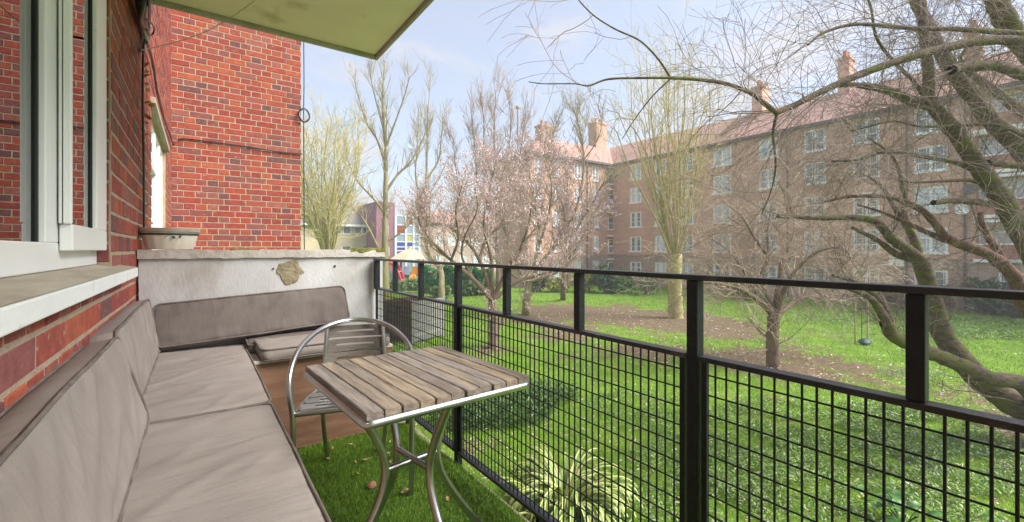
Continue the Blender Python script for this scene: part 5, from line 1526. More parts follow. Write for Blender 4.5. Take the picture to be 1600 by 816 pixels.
for i in range(190):
    o = bpy.data.objects.new('leaf', random.choice(lms)); COL.objects.link(o)
    a = random.uniform(0, 6.283); r = random.uniform(0, 0.55)
    o.location = (vp.x + r * math.cos(a + 0.4), vp.y + r * math.sin(a + 0.4), -0.02)
    s_ = random.uniform(0.5, 1.0) * (1.0 if r < 0.3 else 0.8); o.scale = (s_, s_, s_)
    o.rotation_euler = (random.uniform(-.15, .15), random.uniform(-0.35, 0.25), a + random.uniform(-0.6, 0.6))
    o.parent = plant; o.matrix_parent_inverse = Matrix.Translation(-vp)
# broad dark leaf clump at the bottom right
M['broad'] = mat('broad_leaf', (0.05, 0.15, 0.03), (0.10, 0.24, 0.05), scale=6, rough=0.4, spec=0.5)
bp_ = onZ(1410, 830, 0)
pl2 = thing('broadleaf_plant', bp_, 'low plant with broad glossy green leaves beyond the railing at the bottom right', 'plant')
b = MB(); n = 8; vs = []
for i in range(n + 1):
    f = i / n; wd = 0.055 * math.sin(math.pi * min(1, f * 0.93 + 0.04)) ** 0.8; x = 0.24 * f; z = 0.16 * f - 0.15 * f * f
    vs += [(x, -wd, z + wd * 0.35), (x, 0, z), (x, wd, z + wd * 0.35)]
b.add(vs, [(i * 3 + k, i * 3 + k + 1, i * 3 + k + 4, i * 3 + k + 3) for i in range(n) for k in range(2)])
bme = b.mesh('leaf', 80); bme.materials.append(M['broad'])
for i in range(36):
    o = bpy.data.objects.new('leaf', bme); COL.objects.link(o)
    a = random.uniform(0, 6.28); o.location = (bp_.x + random.gauss(0, 0.22), bp_.y + random.gauss(0, 0.22), random.uniform(0.05, 0.4)); s_ = random.uniform(0.6, 1.1); o.scale = (s_, s_, s_)
    o.rotation_euler = (random.uniform(-.4, .4), random.uniform(-0.5, 0.3), a); o.parent = pl2; o.matrix_parent_inverse = Matrix.Translation(-bp_)
b = MB()
for i in range(12):
    a = random.uniform(0, 6.28); b.tube([bp_, bp_ + Vector((0.12 * math.cos(a), 0.12 * math.sin(a), 0.2)), bp_ + Vector((0.25 * math.cos(a), 0.25 * math.sin(a), 0.34))], 0.006, 5)
b.build('stem', M['lf_dark'], pl2)

# sapling with stakes
sp_ = onZ(1346, 535, 0)
M['stake'] = mat('stake_timber', (0.40, 0.31, 0.20), (0.52, 0.42, 0.28), scale=9, rough=0.85, stretch=(1, 1, 0.2))
sg = thing('staked_sapling', sp_, 'young sapling between two timber stakes on the lawn left of the near railing post', 'tree')
rt = Vector((C, -S, 0))
for d in (-0.24, 0.24):
    b = MB(); b.tube([sp_ + rt * d, sp_ + rt * d + Vector((0, 0, 1.65))], 0.032, 8); b.build('stake', M['stake'], sg)
b = MB(); b.tube(catmull([sp_, sp_ + Vector((0.03, 0, 0.9)), sp_ + Vector((0, 0.03, 1.9)), sp_ + Vector((0.08, 0, 2.7))], 12), list(np.linspace(0.02, 0.006, 12)), 6); b.build('trunk', M['bark_mid'], sg)
b = MB(); b.bar(sp_ - rt * 0.24 + Vector((0, 0, 1.3)), sp_ + rt * 0.24 + Vector((0, 0, 1.3)), 0.015, 0.05); b.build('tie', M['gasket'], sg)
tbg = thing('watering_bag', sp_ + Vector((0, 0, 0)), 'dark teal bag lying at the foot of the staked sapling', 'bag')
b = MB(); b.lathe(sp_ + rt * 0.02 - Vector((S, C, 0)) * 0.15, [(0.20, -0.02), (0.27, 0.04), (0.22, 0.12), (0.10, 0.17), (0.03, 0.18)], 14, 1.15, 0.8); b.build('sack', mat('teal_plastic', (0.008, 0.04, 0.045), (0.015, 0.08, 0.08), scale=14, rough=0.5, bump=0.8), tbg, smooth=40)

# ================================================================== timber bin
M['board_grey'] = mat('grey_boards', (0.26, 0.26, 0.24), (0.38, 0.39, 0.37), scale=5, rough=0.9, stretch=(1, 1, 8), bump=0.4, bscale=30, objrand=[(1, 1, 1), (0.85, 0.86, 0.84), (1.1, 1.1, 1.08)], c3=None)
M['board_brown'] = mat('brown_boards', (0.8, 0.8, 0.8), (1.15, 1.15, 1.15), scale=5, rough=0.85, stretch=(1, 1, 8), bump=0.4, bscale=30, objrand=[(0.12, 0.075, 0.06), (0.15, 0.095, 0.075), (0.10, 0.065, 0.052)])
tb_ = 17.0
c0 = at(645, 531, tb_); c0.z = 0
c1 = onZ(602, 533, 0); c1 = at(601, 470, tb_ + 0.5); c1.z = 0
c2 = at(693, 470, tb_ + 1.6); c2.z = 0
hb = (531 - 467) / FL * tb_ 
bn = thing('timber_bin', c0, 'open topped timber bin with a dark brown front and weathered grey side on the grass', 'bin')
nbd = 9; hb = 1.58
for (p, q_, mm) in ((c1, c0, 'board_brown'), (c0, c2, 'board_grey')):
    for k in range(nbd):
        b = MB(); z0 = 0.02 + hb * k / nbd; b.bar(p + Vector((0, 0, z0 + hb / nbd / 2)), q_ + Vector((0, 0, z0 + hb / nbd / 2)), 0.03 + 0.003 * (k % 2), hb / nbd - 0.012)
        b.build('board', M[mm], bn)
c3 = c1 + (c2 - c0)
for (p, q_) in ((c1, c3), (c3, c2)):
    b = MB(); b.bar(p + Vector((0, 0, hb / 2 + .02)), q_ + Vector((0, 0, hb / 2 + .02)), 0.03, hb); b.build('back_panel', M['board_brown'], bn)
for p in (c0, c1, c2, c3):
    b = MB(); b.box((p.x, p.y, hb / 2 + 0.02), (0.09, 0.09, hb + 0.06)); b.build('corner_post', M['board_grey'] if p is not c1 else M['board_brown'], bn)
hd = (c1 + c0) / 2; fdir = (c0 - c1).normalized(); fn = Vector((fdir.y, -fdir.x, 0))
if fn.dot(Vector((S, C, 0))) > 0: fn = -fn
b = MB(); b.bar(hd - fdir * 0.28 + fn * 0.035 + Vector((0, 0, hb - 0.26)), hd + fdir * 0.28 + fn * 0.035 + Vector((0, 0, hb - 0.26)), 0.03, 0.22); b.build('hatch', M['board_brown'], bn)
for s_ in (-0.06, 0.06):
    b = MB(); b.box(hd + fdir * s_ + fn * 0.055 + Vector((0, 0, hb - 0.26)), (0.05, 0.05, 0.07)); b.build('handle_hole', M['gasket'], bn)

# ================================================================== opposite block
FX = 37.0; FY = 33.0; ZE_ = 12.85
M['blk_brick'] = brick_tex('block_brick', (0.54, 0.25, 0.17), (0.70, 0.40, 0.28), (0.78, 0.64, 0.52), c3=(0.80, 0.82, 0.84))
M['blk_base'] = brick_tex('block_base_brick', (0.33, 0.215, 0.155), (0.50, 0.35, 0.27), (0.60, 0.50, 0.42), c3=(0.85, 0.86, 0.86))
M['roof_tile'] = brick_tex('clay_tiles', (0.43, 0.25, 0.20), (0.52, 0.32, 0.26), (0.30, 0.17, 0.14), c3=(0.85, 0.82, 0.8))
M['blk_red'] = brick_tex('balcony_brick', (0.40, 0.13, 0.09), (0.47, 0.18, 0.13), (0.52, 0.36, 0.29))
M['gutter'] = mat('dark_gutter', (0.10, 0.09, 0.09), (0.16, 0.14, 0.14), scale=4, rough=0.7)
blk = thing('brick_flats', (FX, 20, 0), 'long five storey brick flats with red tiled roof across the lawn', 'building')
rows = [1.62, 4.14, 6.68, 9.22, 11.62]
cols_px = [(993, 1.3), (1032, 1.2), (1073, 1.25), (1128, 1.5), (1200, 1.3), (1273, 1.3), (1353, 1.36), (1454, 1.42)]
def uY(px): return onX(px, 300, FX).y
wins = []; holes = []
Y0b = FY
for px_, wd in cols_px:
    yc = uY(px_); u = Y0b - yc                       # facade runs from the corner towards -Y
    for r, zc in enumerate(rows):
        hh = 1.55 if r else 1.35
        if px_ == 1128 and r < 4 and r > 0 and False: continue
        wd2 = wd * 1.1; hh *= 1.06; holes.append((u - wd2 / 2, u + wd2 / 2, zc - hh / 2, zc + hh / 2)); wins.append(('m', u, zc, wd2, hh, r))
yb0, yb1 = uY(1524), uY(1524) - 3.6
bal_m = []
for r, zc in enumerate(rows):
    u0, u1 = Y0b - yb0, Y0b - yb1
    if r == 0:
        holes.append((u0 + 0.9, u0 + 2.6, zc - 0.7, zc + 0.7)); wins.append(('m', u0 + 1.75, zc, 1.7, 1.4, 0)); continue
    holes.append((u0, u1, zc - 0.25, zc + 1.0, 1.3)); bal_m.append((u0, u1, zc))
for px_ in (1680, 1760, 1850, 1950, 2080):           # windows beyond the picture's right edge
    yc = uY(px_) - 1.2; u = Y0b - yc
    for r, zc in enumerate(rows):
        holes.append((u - 0.65, u + 0.65, zc - 0.75, zc + 0.75)); wins.append(('m', u, zc, 1.3, 1.5, r))
LEN = 60.0
mb = MB(); wall_with_holes(mb, (FX, FY, 0), (0, -1, 0), (-1, 0, 0), LEN, 3.0, ZE_, [h for h in holes if h[2] > 3.0], 0.14); w1 = mb.build('upper_wall', M['blk_brick'], blk)
mb = MB(); wall_with_holes(mb, (FX, FY, 0), (0, -1, 0), (-1, 0, 0), LEN, -0.3, 3.0, [h for h in holes if h[2] < 3.0], 0.14); w0 = mb.build('base_wall', M['blk_base'], blk)
# wing facing us
WX0 = 25.3
holesw = []
def uX(px): return onY(px, 300, FY).x
wcols = [(841, 0.9), (869, 0.9), (903, 0.95), (931, 0.95)]
for px_, wd in wcols:
    u = uX(px_) - WX0
    for r, zc in enumerate(rows):
        hh = 1.65 if r else 1.6
        holesw.append((u - wd / 2, u + wd / 2, zc - hh / 2, zc + hh / 2)); wins.append(('w', u, zc, wd, hh, r))
ub0, ub1 = uX(949.5) - WX0, uX(972.5) - WX0
bal_w = []
for r, zc in enumerate(rows):
    holesw.append((ub0, ub1, zc - 0.85, zc + 0.85, 1.1)); bal_w.append((ub0, ub1, zc))
mb = MB(); wall_with_holes(mb, (WX0, FY, 0), (1, 0, 0), (0, -1, 0), FX - WX0, 3.0, ZE_, [h for h in holesw if h[2] > 3.0], 0.14); mb.build('upper_wall', M['blk_brick'], blk)
mb = MB(); wall_with_holes(mb, (WX0, FY, 0), (1, 0, 0), (0, -1, 0), FX - WX0, -0.3, 3.0, [h for h in holesw if h[2] < 3.0], 0.14)
mb.build('base_wall', M['blk_base'], blk)
mb = MB(); mb.add([(WX0, FY, -0.3), (WX0, FY + 5, -0.3), (WX0, FY + 5, ZE_), (WX0, FY, ZE_)], [(0, 3, 2, 1)]); mb.build('end_wall', M['blk_brick'], blk)
# string courses
mb = MB(); mb.bx(FX - 0.06, FX - 0.001, FY - LEN, FY - 0.061, 2.96, 3.06); mb.build('string_course', M['blk_base'], blk)
# roofs
mb = MB(); e = 0.45
mb.add([(FX - e, FY - LEN, ZE_), (FX - e, FY + 9, ZE_), (FX + 4.6, FY + 4.6, ZE_ + 3.3), (FX + 4.6, FY - LEN, ZE_ + 3.3)], [(3, 2, 1, 0)])
mb.add([(FX + 9.6, FY - LEN, ZE_), (FX + 9.6, FY + 9, ZE_), (FX + 4.6, FY + 4.6, ZE_ + 3.3), (FX + 4.6, FY - LEN, ZE_ + 3.3)], [(0, 1, 2, 3)])
mb.build('roof', M['roof_tile'], blk)
mb = MB()
mb.add([(WX0 - e, FY - e, ZE_ + 0.004), (FX + 1, FY - e, ZE_ + 0.004), (FX + 4.6, FY + 4.6, ZE_ + 3.304), (WX0 + 4, FY + 2.8, ZE_ + 2.3)], [(0, 1, 2, 3)])
mb.add([(WX0 - e, FY - e, ZE_ + 0.004), (WX0 + 4, FY + 2.8, ZE_ + 2.3), (WX0 - e, FY + 5.6, ZE_ + 0.004)], [(0, 1, 2)])
mb.build('roof', M['roof_tile'], blk)
mb = MB(); mb.bx(FX - e - 0.05, FX - 0.001, FY - LEN, FY - e - 0.052, ZE_ - 0.22, ZE_ - 0.02); mb.bx(WX0 - e, FX, FY - e - 0.05, FY - 0.001, ZE_ - 0.22, ZE_ - 0.02); mb.build('eaves', M['gutter'], blk)
# chimneys: fixed by their outline
def chimney(px_, ytop, wpx, X=None, Y=None, pots=2):
    p = onX(px_, ytop, X) if X else onY(px_, ytop, Y)
    t_ = p.x * S + p.y * C; wd = wpx / FL * t_
    b = MB(); b.bx(p.x - wd / 2, p.x + wd / 2, p.y - wd * 0.35, p.y + wd * 0.35, ZE_ + 0.5, p.z); b.bx(p.x - wd / 2 - 0.08, p.x + wd / 2 + 0.08, p.y - wd * 0.35 - .08, p.y + wd * 0.35 + .08, p.z, p.z + 0.18)
    chm = b.build('chimney', M['blk_brick'], blk)
    for k in range(pots):
        b = MB(); b.lathe((p.x + (k - (pots - 1) / 2) * wd * 0.4, p.y, p.z + 0.18), [(0.17, 0), (0.14, 0.5), (0.17, 0.55)], 10); b.build('chimney_pot', M['shell'], chm)
chimney(850, 200, 23, Y=FY + 4.4); chimney(934, 196, 24, Y=FY + 4.4); chimney(1188, 140, 22, X=FX + 4.4); chimney(1521, 52, 26, X=FX + 4.0); chimney(1322, 96, 22, X=FX + 4.6)
# windows: one mesh per size, each window a part with its pane
wcache = {}
def win_mesh(wd, hh, kind):
    key = (round(wd, 2), round(hh, 2), kind)
    if key in wcache: return wcache[key]
    f = MB(); fr_ = 0.125; dp = 0.07
    f.bx(-wd / 2 + .002, -wd / 2 + fr_, 0, dp, -hh / 2 + .002, hh / 2 - .002); f.bx(wd / 2 - fr_, wd / 2 - .002, 0, dp, -hh / 2 + .002, hh / 2 - .002)
    f.bx(-wd / 2 + fr_, wd / 2 - fr_, 0, dp, hh / 2 - fr_, hh / 2 - .002); f.bx(-wd / 2 - 0.05, wd / 2 + 0.05, -0.14, dp, -hh / 2 - 0.03, -hh / 2 + fr_ + 0.02)
    nlt = 2
    for k in range(1, nlt):
        x = -wd / 2 + wd * k / nlt; f.bx(x - 0.075, x + 0.075, 0.004, dp, -hh / 2 + fr_ + .02, hh / 2 - fr_)
    zt = hh / 2 - fr_ - 0.32 * hh if kind else -hh / 2 + fr_ + 0.30 * hh
    f.bx(-wd / 2 + fr_, wd / 2 - fr_, 0.01, dp - 0.01, zt - 0.03, zt + 0.03)
    for k in range(4):
        if k in (0, 2, 3, 1):
            x = -wd / 2 + wd * (k + 0.5) / 4
            if abs(x) < 0.05: continue
            f.bx(x - 0.016, x + 0.016, 0.02, dp - 0.02, -hh / 2 + fr_, hh / 2 - fr_)
    for z in (0.12,):
        f.bx(-wd / 2 + fr_, wd / 2 - fr_, 0.021, dp - 0.021, z * hh - 0.015, z * hh + 0.015)
    me = f.mesh('window'); me.materials.append(M['far_white'])
    g = MB(); g.bx(-wd / 2 + 0.01, wd / 2 - 0.01, dp - 0.02, dp - 0.012, -hh / 2 + 0.01, hh / 2 - 0.01)
    gm = [g.mesh('pane') for _ in range(2)]; gm[0].materials.append(M['far_glass']); gm[1].materials.append(M['far_net'])
    wcache[key] = (me, gm); return wcache[key]
blk_inv = full(blk).inverted()
for i, (k, u, zc, wd, hh, r) in enumerate(wins):
    me, gm = win_mesh(wd, hh, (i * 7) % 3 == 0)
    o = bpy.data.objects.new('window', me); COL.objects.link(o)
    if k == 'm': o.location = (FX + 0.05, FY - u, zc); o.rotation_euler = (0, 0, R(-90))
    else: o.location = (WX0 + u, FY + 0.05, zc)
    o.parent = blk; o.matrix_parent_inverse = blk_inv
    g = bpy.data.objects.new('pane', gm[0] if random.random() < 0.6 else gm[1]); COL.objects.link(g)
    g.location = o.location; g.rotation_euler = o.rotation_euler
    g.parent = o; g.matrix_parent_inverse = full(o).inverted()
# balconies at the right end and on the wing
for (u0, u1, zc) in bal_m:
    y0, y1 = FY - u0, FY - u1
    b = MB(); b.bx(FX - 0.25, FX - 0.002, y1 - 0.06, y0 + 0.06, zc - 1.28, zc - 1.10); bo = b.build('balcony', M['far_white'], blk)
    b = MB(); b.bx(FX - 0.22, FX - 0.003, y1 - 0.05, y0 + 0.05, zc + 1.0, zc + 1.16); b.build('head_slab', M['far_white'], bo)
    b = MB(); b.bx(FX - 0.16, FX - 0.003, y1 + 0.02, y0 - 0.02, zc - 1.10, zc - 0.28); b.build('balustrade', M['blk_red'], bo)
    b = MB(); b.bx(FX - 0.19, FX - 0.002, y1, y0, zc - 0.28, zc - 0.20); b.build('balcony_ledge', M['far_white'], bo)
    f = MB()
    for k in range(6):
        y = y1 + 0.05 + (y0 - y1 - 0.1) * k / 5; f.bx(FX + 0.9, FX + 0.98, y - 0.045, y + 0.045, zc - 0.25, zc + 1.0)
    f.bx(FX + 0.905, FX + 0.975, y1, y0, zc + 0.44, zc + 0.50); f.bx(FX + 0.905, FX + 0.975, y1, y0, zc + 0.9, zc + 0.995)
    f.build('balcony_glazing', M['far_white'], bo)
    b = MB(); b.bx(FX + 0.94, FX + 0.95, y1 + .01, y0 - .01, zc - 0.24, zc + 0.99); b.build('pane', M['far_net'], bo)
for (u0, u1, zc) in bal_w:
    x0_, x1_ = WX0 + u0, WX0 + u1
    b = MB(); b.bx(x0_ - 0.12, x1_ + 0.12, FY - 0.2, FY - 0.002, zc - 0.98, zc - 0.86); bo = b.build('balcony', M['far_white'], blk)
    b = MB(); b.bx(x0_ - 0.12, x1_ + 0.12, FY - 0.2, FY - 0.002, zc + 0.86, zc + 1.0); b.build('head_slab', M['far_white'], bo)
    b = MB()
    for k in range(9): b.bx(x0_ + 0.02 + (x1_ - x0_ - 0.04) * k / 8 - 0.012, x0_ + 0.02 + (x1_ - x0_ - 0.04) * k / 8 + 0.012, FY - 0.06, FY - 0.03, zc - 0.84, zc - 0.2)
    b.bx(x0_, x1_, FY - 0.07, FY - 0.025, zc - 0.22, zc - 0.17); b.build('balcony_rail', M['far_white'], bo)
    f = MB(); xm = (x0_ + x1_) / 2
    for x in (x0_ + 0.25, xm, x1_ - 0.25): f.bx(x - 0.06, x + 0.06, FY + 0.98, FY + 1.05, zc - 0.84, zc + 0.6)
    f.bx(x0_ + 0.19, x1_ - 0.19, FY + 0.985, FY + 1.045, zc + 0.5, zc + 0.6); f.build('balcony_door', M['far_white'], bo)
    b = MB(); b.bx(x0_ + 0.2, x1_ - 0.2, FY + 1.02, FY + 1.03, zc - 0.84, zc + 0.58); b.build('pane', M['far_glass'], bo)
# pipes, dishes, boards
for px_ in (1231, 1417, 1508):
    y = uY(px_); b = MB(); b.tube([(FX - 0.08, y, 0), (FX - 0.08, y, ZE_ - 0.2)], 0.055, 8); b.build('drainpipe', M['gutter'], blk)
for px_ in (917, 886):
    x = uX(px_); b = MB(); b.tube([(x, FY - 0.08, 0), (x, FY - 0.08, ZE_ - 0.2)], 0.06, 8); b.build('drainpipe', M['gutter'], blk)
for (px_, py_, m) in ((1502, 328, 'far_white'), (1515, 297, 'gutter'), (1524, 447, 'gutter')):
    p = onX(px_, py_, FX - 0.35)
    b = MB(); b.lathe((0, 0, 0), [(0.02, 0.0), (0.2, 0.03), (0.33, 0.10), (0.32, 0.11), (0.2, 0.045), (0.02, 0.02)], 18); b.tube([(0, 0, 0), (0.0, 0.0, -0.3)], 0.02, 6)
    o = b.build('satellite_dish', M[m], None, smooth=50); o.location = p; o.rotation_euler = (0, R(-75), R(20)); adopt(o, blk)
p = onX(1401, 408, FX - 0.03); b = MB(); b.box(p, (0.05, 0.75, 0.68)); b.build('wall_board', M['far_white'], blk, bevel=0.01)
p = onX(1278, 376, FX - 0.03)
p = onX(1314, 436, FX - 0.03); b = MB(); b.box(p, (0.04, 0.5, 0.26)); b.build('wall_sign', mat('blue_white_sign', (0.55, 0.66, 0.8), (0.8, 0.82, 0.86), scale=6, rough=0.5), blk)

# ================================================================== far left: school buildings and playground
def facade(name, label, x0, x1, ytop, Y, depth, mwall, zbase=0.0):
    a, b_ = onY(x0, ytop, Y), onY(x1, ytop, Y)
    root = thing(name, ((a.x + b_.x) / 2, Y, 0), label, 'building')
    return root, a.x, b_.x, (a.z + b_.z) / 2
YY = 58.0
M['yellow_brick'] = brick_tex('yellow_brick', (0.56, 0.45, 0.26), (0.64, 0.53, 0.33), (0.6, 0.54, 0.42))
M['grey_roof'] = brick_tex('grey_tiles', (0.26, 0.235, 0.20), (0.33, 0.30, 0.26), (0.2, 0.18, 0.16))
yr, xa, xb_, ze = facade('yellow_building', 'yellow brick building with grey tiled roof and dark windows behind the parapet', 455, 588, 352, YY, 10, None)
hl = []
def fx(px_): return onY(px_, 380, YY).x
for (p0_, p1_, y0_, y1_) in ((518, 534, 353, 366), (536, 549, 353, 366), (553, 566, 353, 366), (567, 580, 353, 366), (534, 549, 384, 390), (566, 579, 384, 391), (500, 514, 353, 366), (500, 514, 384, 391)):
    zc1, zc0 = onY((p0_ + p1_) / 2, y0_, YY).z, onY((p0_ + p1_) / 2, y1_ + (4 if y0_ > 380 else 0), YY).z
    hl.append((fx(p0_) - xa, fx(p1_) - xa, zc0, min(zc1, ze - 0.1)))
mb = MB(); wall_with_holes(mb, (xa, YY, 0), (1, 0, 0), (0, -1, 0), xb_ - xa, -0.2, ze, hl, 0.15); mb.add([(xb_, YY, -.2), (xb_, YY + 10, -.2), (xb_, YY + 10, ze), (xb_, YY, ze)], [(0, 1, 2, 3)]); mb.build('wall', M['yellow_brick'], yr)
mb = MB(); mb.add([(xa - .4, YY - 0.5, ze), (xb_ + .4, YY - 0.5, ze), (xb_ + .4, YY + 5, ze + 3.6), (xa - .4, YY + 5, ze + 3.6)], [(0, 1, 2, 3)]); mb.add([(xb_ + .39, YY - 0.5, ze), (xb_ + .39, YY + 10, ze), (xb_ + .39, YY + 5, ze + 3.59)], [(0, 1, 2)]); mb.build('roof', M['grey_roof'], yr)
mb = MB(); mb.bx(xa - .4, xb_ + .4, YY - 0.56, YY - 0.502, ze - 0.12, ze + 0.12); mb.build('fascia', M['far_white'], yr)
for h in hl:
    f = MB(); x0_, x1_ = xa + h[0], xa + h[1]
    f.bx(x0_, x0_ + .09, YY + .05, YY + .11, h[2], h[3]); f.bx(x1_ - .09, x1_, YY + .05, YY + .11, h[2], h[3]); f.bx(x0_ + .09, x1_ - .09, YY + .05, YY + .11, h[2], h[2] + .09); f.bx(x0_ + .09, x1_ - .09, YY + .05, YY + .11, h[3] - .09, h[3])
    fo = f.build('window', M['far_white'], yr); b = MB(); b.bx(x0_ + .02, x1_ - .02, YY + .08, YY + .09, h[2], h[3]); b.build('pane', M['far_glass'], fo)
PY = 54.0
M['purple_brick'] = brick_tex('purple_brick', (0.24, 0.09, 0.12), (0.33, 0.13, 0.16), (0.42, 0.30, 0.32))
pr, xa, xb_, ze = facade('purple_building', 'purple brick school building with a tall glazed stair panelled in blue and red', 588, 622, 316, PY, 10, None)
hl = []
def fx2(px_): return onY(px_, 380, PY).x
for (p0_, p1_, y0_, y1_) in ((600, 608, 353, 368), (600, 609, 385, 400), (600, 607, 322, 334)):
    hl.append((fx2(p0_) - xa, fx2(p1_) - xa, onY(604, y1_, PY).z, onY(604, y0_, PY).z))
xg0, xg1 = fx2(617), fx2(655)
mb = MB(); wall_with_holes(mb, (xa, PY, 0), (1, 0, 0), (0, -1, 0), xg0 - xa, -0.2, ze, hl, 0.15); mb.add([(xa, PY, -.2), (xa, PY + 9, -.2), (xa, PY + 9, ze), (xa, PY, ze)], [(3, 2, 1, 0)]); mb.add([(xa, PY, ze), (xg0, PY, ze), (xg0, PY + 9, ze), (xa, PY + 9, ze)], [(0, 1, 2, 3)]); mb.build('wall', M['purple_brick'], pr)
for h in hl:
    f = MB(); x0_, x1_ = xa + h[0], xa + h[1]
    f.bx(x0_, x0_ + .1, PY + .05, PY + .11, h[2], h[3]); f.bx(x1_ - .1, x1_, PY + .05, PY + .11, h[2], h[3]); f.bx(x0_ + .1, x1_ - .1, PY + .05, PY + .11, h[2], h[2] + .1)
    fo = f.build('window', M['far_white'], pr); b = MB(); b.bx(x0_ + .02, x1_ - .02, PY + .08, PY + .09, h[2], h[3]); b.build('pane', M['far_glass'], fo)
zt_ = onY(636, 338, PY).z
gl = MB()
for px_ in (618, 634, 646, 655):
    gl.bx(fx2(px_) - 0.14, fx2(px_) + 0.14, PY - 0.1, PY + 0.05, -.2, zt_)
for py_ in (338, 352, 366, 378, 386, 392, 398, 408):
    z = onY(636, py_, PY).z; gl.bx(xg0, xg1, PY - 0.09, PY + 0.04, z - 0.07, z + 0.07)
go_ = gl.build('stair_glazing', mat('pale_blue_frame', (0.62, 0.70, 0.80), rough=0.5), pr)
pc_cols = {'blue': (0.05, 0.09, 0.34), 'purple': (0.14, 0.07, 0.26), 'red': (0.40, 0.06, 0.05), 'glass': (0.30, 0.36, 0.42), 'yellow': (0.5, 0.46, 0.12)}
pm = {k_: mat('panel_' + k_, c_, rough=0.25) for k_, c_ in pc_cols.items()}
cols_ = [618, 634, 646, 655]; rws = [338, 352, 366, 378, 386, 392, 398, 408, 440]
grid = [['glass', 'red', 'glass'], ['red', 'glass', 'glass'], ['glass', 'yellow', 'glass'], ['blue', 'blue', 'glass'], ['purple', 'blue', 'glass'], ['purple', 'purple', 'glass'], ['glass', 'yellow', 'glass'], ['glass', 'glass', 'glass']]
for r in range(8):
    for c_ in range(3):
        z1, z0 = onY(636, rws[r], PY).z, onY(636, rws[r + 1], PY).z
        b = MB(); b.bx(fx2(cols_[c_]) + .02, fx2(cols_[c_ + 1]) - .02, PY - 0.03, PY - 0.01, z0, z1); b.build('panel', pm[grid[r][c_]], go_)
b = MB(); b.bx(xg0 - .05, xg1 + .2, PY + 0.06, PY + 8, -.2, zt_ - 0.01); b.build('stair_block', M['purple_brick'], pr)
b = MB(); x2_ = onY(690, 360, PY + 2).x; zt2 = onY(670, 335, PY + 2).z
# pale building behind the blossom
TY = 62
pa, xa, xb_, ze = facade('pale_building', 'low pale brick building half hidden behind the pink blossom', 652, 800, 352, TY, 10, None)
M['pale_brick'] = brick_tex('pale_brick', (0.46, 0.33, 0.26), (0.54, 0.41, 0.33), (0.55, 0.48, 0.42))
hl = []; W_ = xb_ - xa
for k in range(8):
    for z in (1.2, 4.2): hl.append((1.0 + k * W_ / 8.3, 2.2 + k * W_ / 8.3, z, z + 1.5))
mb = MB(); wall_with_holes(mb, (xa, TY, 0), (1, 0, 0), (0, -1, 0), W_, -0.2, ze, hl, 0.15); mb.build('wall', M['pale_brick'], pa)
mb = MB(); mb.add([(xa, TY - .4, ze), (xb_, TY - .4, ze), (xb_, TY + 5, ze + 2.4), (xa, TY + 5, ze + 2.4)], [(0, 1, 2, 3)]); mb.build('roof', M['roof_tile'], pa)
for h in hl:
    x0_, x1_ = xa + h[0], xa + h[1]; f = MB(); f.bx(x0_, x0_ + .12, TY + .05, TY + .11, h[2], h[3]); f.bx(x1_ - .12, x1_, TY + .05, TY + .11, h[2], h[3]); f.bx((x0_ + x1_) / 2 - .06, (x0_ + x1_) / 2 + .06, TY + .05, TY + .11, h[2], h[3]); f.bx(x0_ + .12, x1_ - .12, TY + .051, TY + .109, h[2], h[2] + .1)
    fo = f.build('window', M['far_white'], pa); b = MB(); b.bx(x0_ + .02, x1_ - .02, TY + .08, TY + .09, h[2], h[3]); b.build('pane', M['far_net'], fo)
# mast behind the cherries
b0 = onY(809, 200, 75); ms = thing('mast', (b0.x, 75, 0), 'thin mast with a round head rising above the pink blossom', 'mast')
b = MB(); b.tube([(b0.x, 75, 0), (b0.x, 75, onY(809, 172, 75).z)], [0.2, 0.12], 8); b.build('pole', M['gutter'], ms)
b = MB(); zz_ = onY(809, 168, 75).z; b.lathe((b0.x, 75, zz_), [(0.05, -.5), (.42, -.3), (.5, 0), (.42, .3), (.05, .5)], 12); b.build('head', M['blk_base'], ms, smooth=60)
# hedge bank
M['bank'] = leafm('bright_bank_leaf', [(0.04, 0.26, 0.05), (0.07, 0.32, 0.08), (0.05, 0.20, 0.05)])
hx0, hx1 = at(657, 440, 37), at(770, 440, 35)
hd_ = thing('hedge', Vector(((hx0.x + hx1.x) / 2, (hx0.y + hx1.y) / 2, 0)), 'bright green clipped hedge between the playground and the cherries', 'hedge')
n = 9000; f = G.random(n); d = np.array(hx1 - hx0); base = np.array(hx0)[None, :] + f[:, None] * d[None, :]; base[:, 2] = 0
dep = np.array([S, C, 0]); ht_ = 2.1 + 0.2 * np.sin(f * 20)
base += dep[None, :] * G.uniform(-0.5, 0.5, n)[:, None]; zc_ = ht_ * G.random(n) ** 0.7; base[:, 2] = zc_
a = unit(G.normal(0, 1, (n, 3))); b_ = unit(np.cross(a, G.normal(0, 1, (n, 3)))); s_ = G.uniform(0.07, 0.17, n)[:, None]
V = np.stack([base - a * s_, base - b_ * s_ * .6, base + a * s_, base + b_ * s_ * .6], 1).reshape(-1, 3)
np_mesh('foliage', V, np.arange(4 * n).reshape(-1, 4), M['bank'], hd_)
b = MB(); b.bar(hx0 * 1 - Vector((0, 0, hx0.z - 0.8)), hx1 - Vector((0, 0, hx1.z - 0.8)), 0.5, 1.6); b.build('inner_growth', M['lf_dark'], hd_)
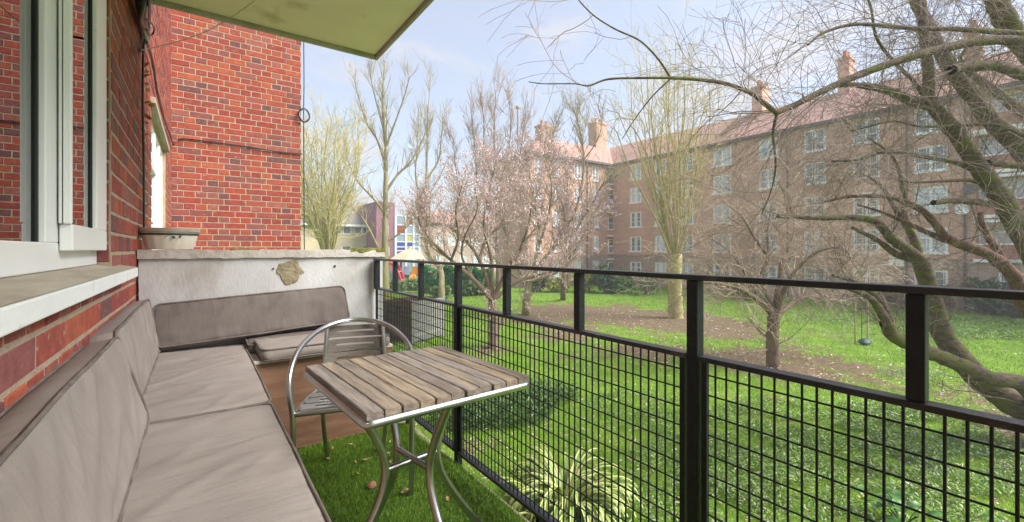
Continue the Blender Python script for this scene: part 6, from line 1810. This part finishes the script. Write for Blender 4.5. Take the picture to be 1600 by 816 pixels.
# playground
tp_ = 44
red = mat('red_paint', (0.62, 0.05, 0.06), rough=0.4); org = mat('orange_panel', (0.8, 0.35, 0.05), rough=0.5); blu = mat('blue_panel', (0.08, 0.22, 0.55), rough=0.5); tan = mat('tan_roof', (0.72, 0.55, 0.34), (0.8, 0.63, 0.42), scale=6, rough=0.7); pale = mat('pale_blue_panel', (0.45, 0.6, 0.75), rough=0.5)
def gp(x, t_): p = at(x, 400, t_); p.z = 0; return p
o_ = gp(640, tp_)
pt = thing('play_tower', o_, 'colourful playground tower with a tan pitched roof and red posts', 'play equipment')
hw = 1.15
for dx, dy in ((-1, -1), (1, -1), (1, 1), (-1, 1)):
    b = MB(); b.tube([o_ + rt * dx * hw + Vector((S, C, 0)) * dy * hw, o_ + rt * dx * hw + Vector((S, C, 0)) * dy * hw + Vector((0, 0, 2.7))], 0.11, 8); b.build('post', red, pt)
b = MB(); b.lathe(o_ + Vector((0, 0, 2.65)), [(2.0, 0), (1.2, 0.55), (0.25, 1.0), (0.2, 1.25)], 6); b.build('roof', tan, pt)
b = MB(); b.bar(o_ - rt * hw + Vector((0, 0, 1.1)), o_ + rt * hw + Vector((0, 0, 1.1)), 2.2, 0.12); b.build('deck', blu, pt)
for k, mm in enumerate((blu, pale, org)):
    a0 = o_ - rt * hw * (1 - 0.66 * k) - Vector((S, C, 0)) * hw; b = MB(); b.bar(a0 + rt * 0.1 + Vector((0, 0, 1.55)), a0 + rt * 0.66 + Vector((0, 0, 1.55)), 0.06, 0.8); b.build('panel', mm, pt)
b = MB(); sA = o_ + rt * 0.6 - Vector((S, C, 0)) * hw; b.bar(sA + Vector((0, 0, 1.15)), sA - Vector((S, C, 0)) * 2.2 + rt * 0.3 + Vector((0, 0, 0.15)), 0.6, 0.08); b.build('slide', org, pt)
o_ = gp(610, tp_ - 2)
ca = thing('climbing_arch', o_, 'red playground climbing arch beside the end of the parapet', 'play equipment')
for dy in (-0.6, 0.6):
    pts = [o_ + Vector((S, C, 0)) * dy + rt * x + Vector((0, 0, z)) for x, z in ((-1.25, 0), (-1.0, 1.2), (-0.5, 2.1), (0, 2.35), (0.5, 2.1), (1.0, 1.2), (1.25, 0))]
    b = MB(); b.tube(catmull(pts, 24), 0.13, 8); b.build('arch', red, ca, smooth=50)
for x, z in ((-1.1, 0.7), (-0.85, 1.5), (0, 2.35), (0.85, 1.5), (1.1, 0.7)):
    b = MB(); b.tube([o_ + Vector((S, C, 0)) * d_ + rt * x + Vector((0, 0, z)) for d_ in (-0.6, 0.6)], 0.06, 6); b.build('rung', pale, ca)
b = MB(); b.bar(o_ + Vector((S, C, 0)) * 1.5 - rt * 1.0 + Vector((0, 0, 0.7)), o_ + Vector((S, C, 0)) * 1.5 + rt * 2 + Vector((0, 0, 0.7)), 0.1, 1.3); b.build('panel', pale, ca)
# ================================================================== light haze over the garden
hz_ = MB(); hz_.bx(-262, 262, -262, 262, -1.4, 24)
ho = hz_.build('haze', None, None)
hm = bpy.data.materials.new('haze_air'); hm.use_nodes = True; t = hm.node_tree; t.nodes.clear()
o_ = N(t, 'ShaderNodeOutputMaterial'); pv = N(t, 'ShaderNodeVolumePrincipled')
pv.inputs['Color'].default_value = (0.93, 0.95, 1.0, 1); pv.inputs['Density'].default_value = 0.0024; pv.inputs['Anisotropy'].default_value = 0.2
t.links.new(pv.outputs[0], o_.inputs['Volume'])
ho.data.materials.append(hm); tag(ho, kind='stuff')
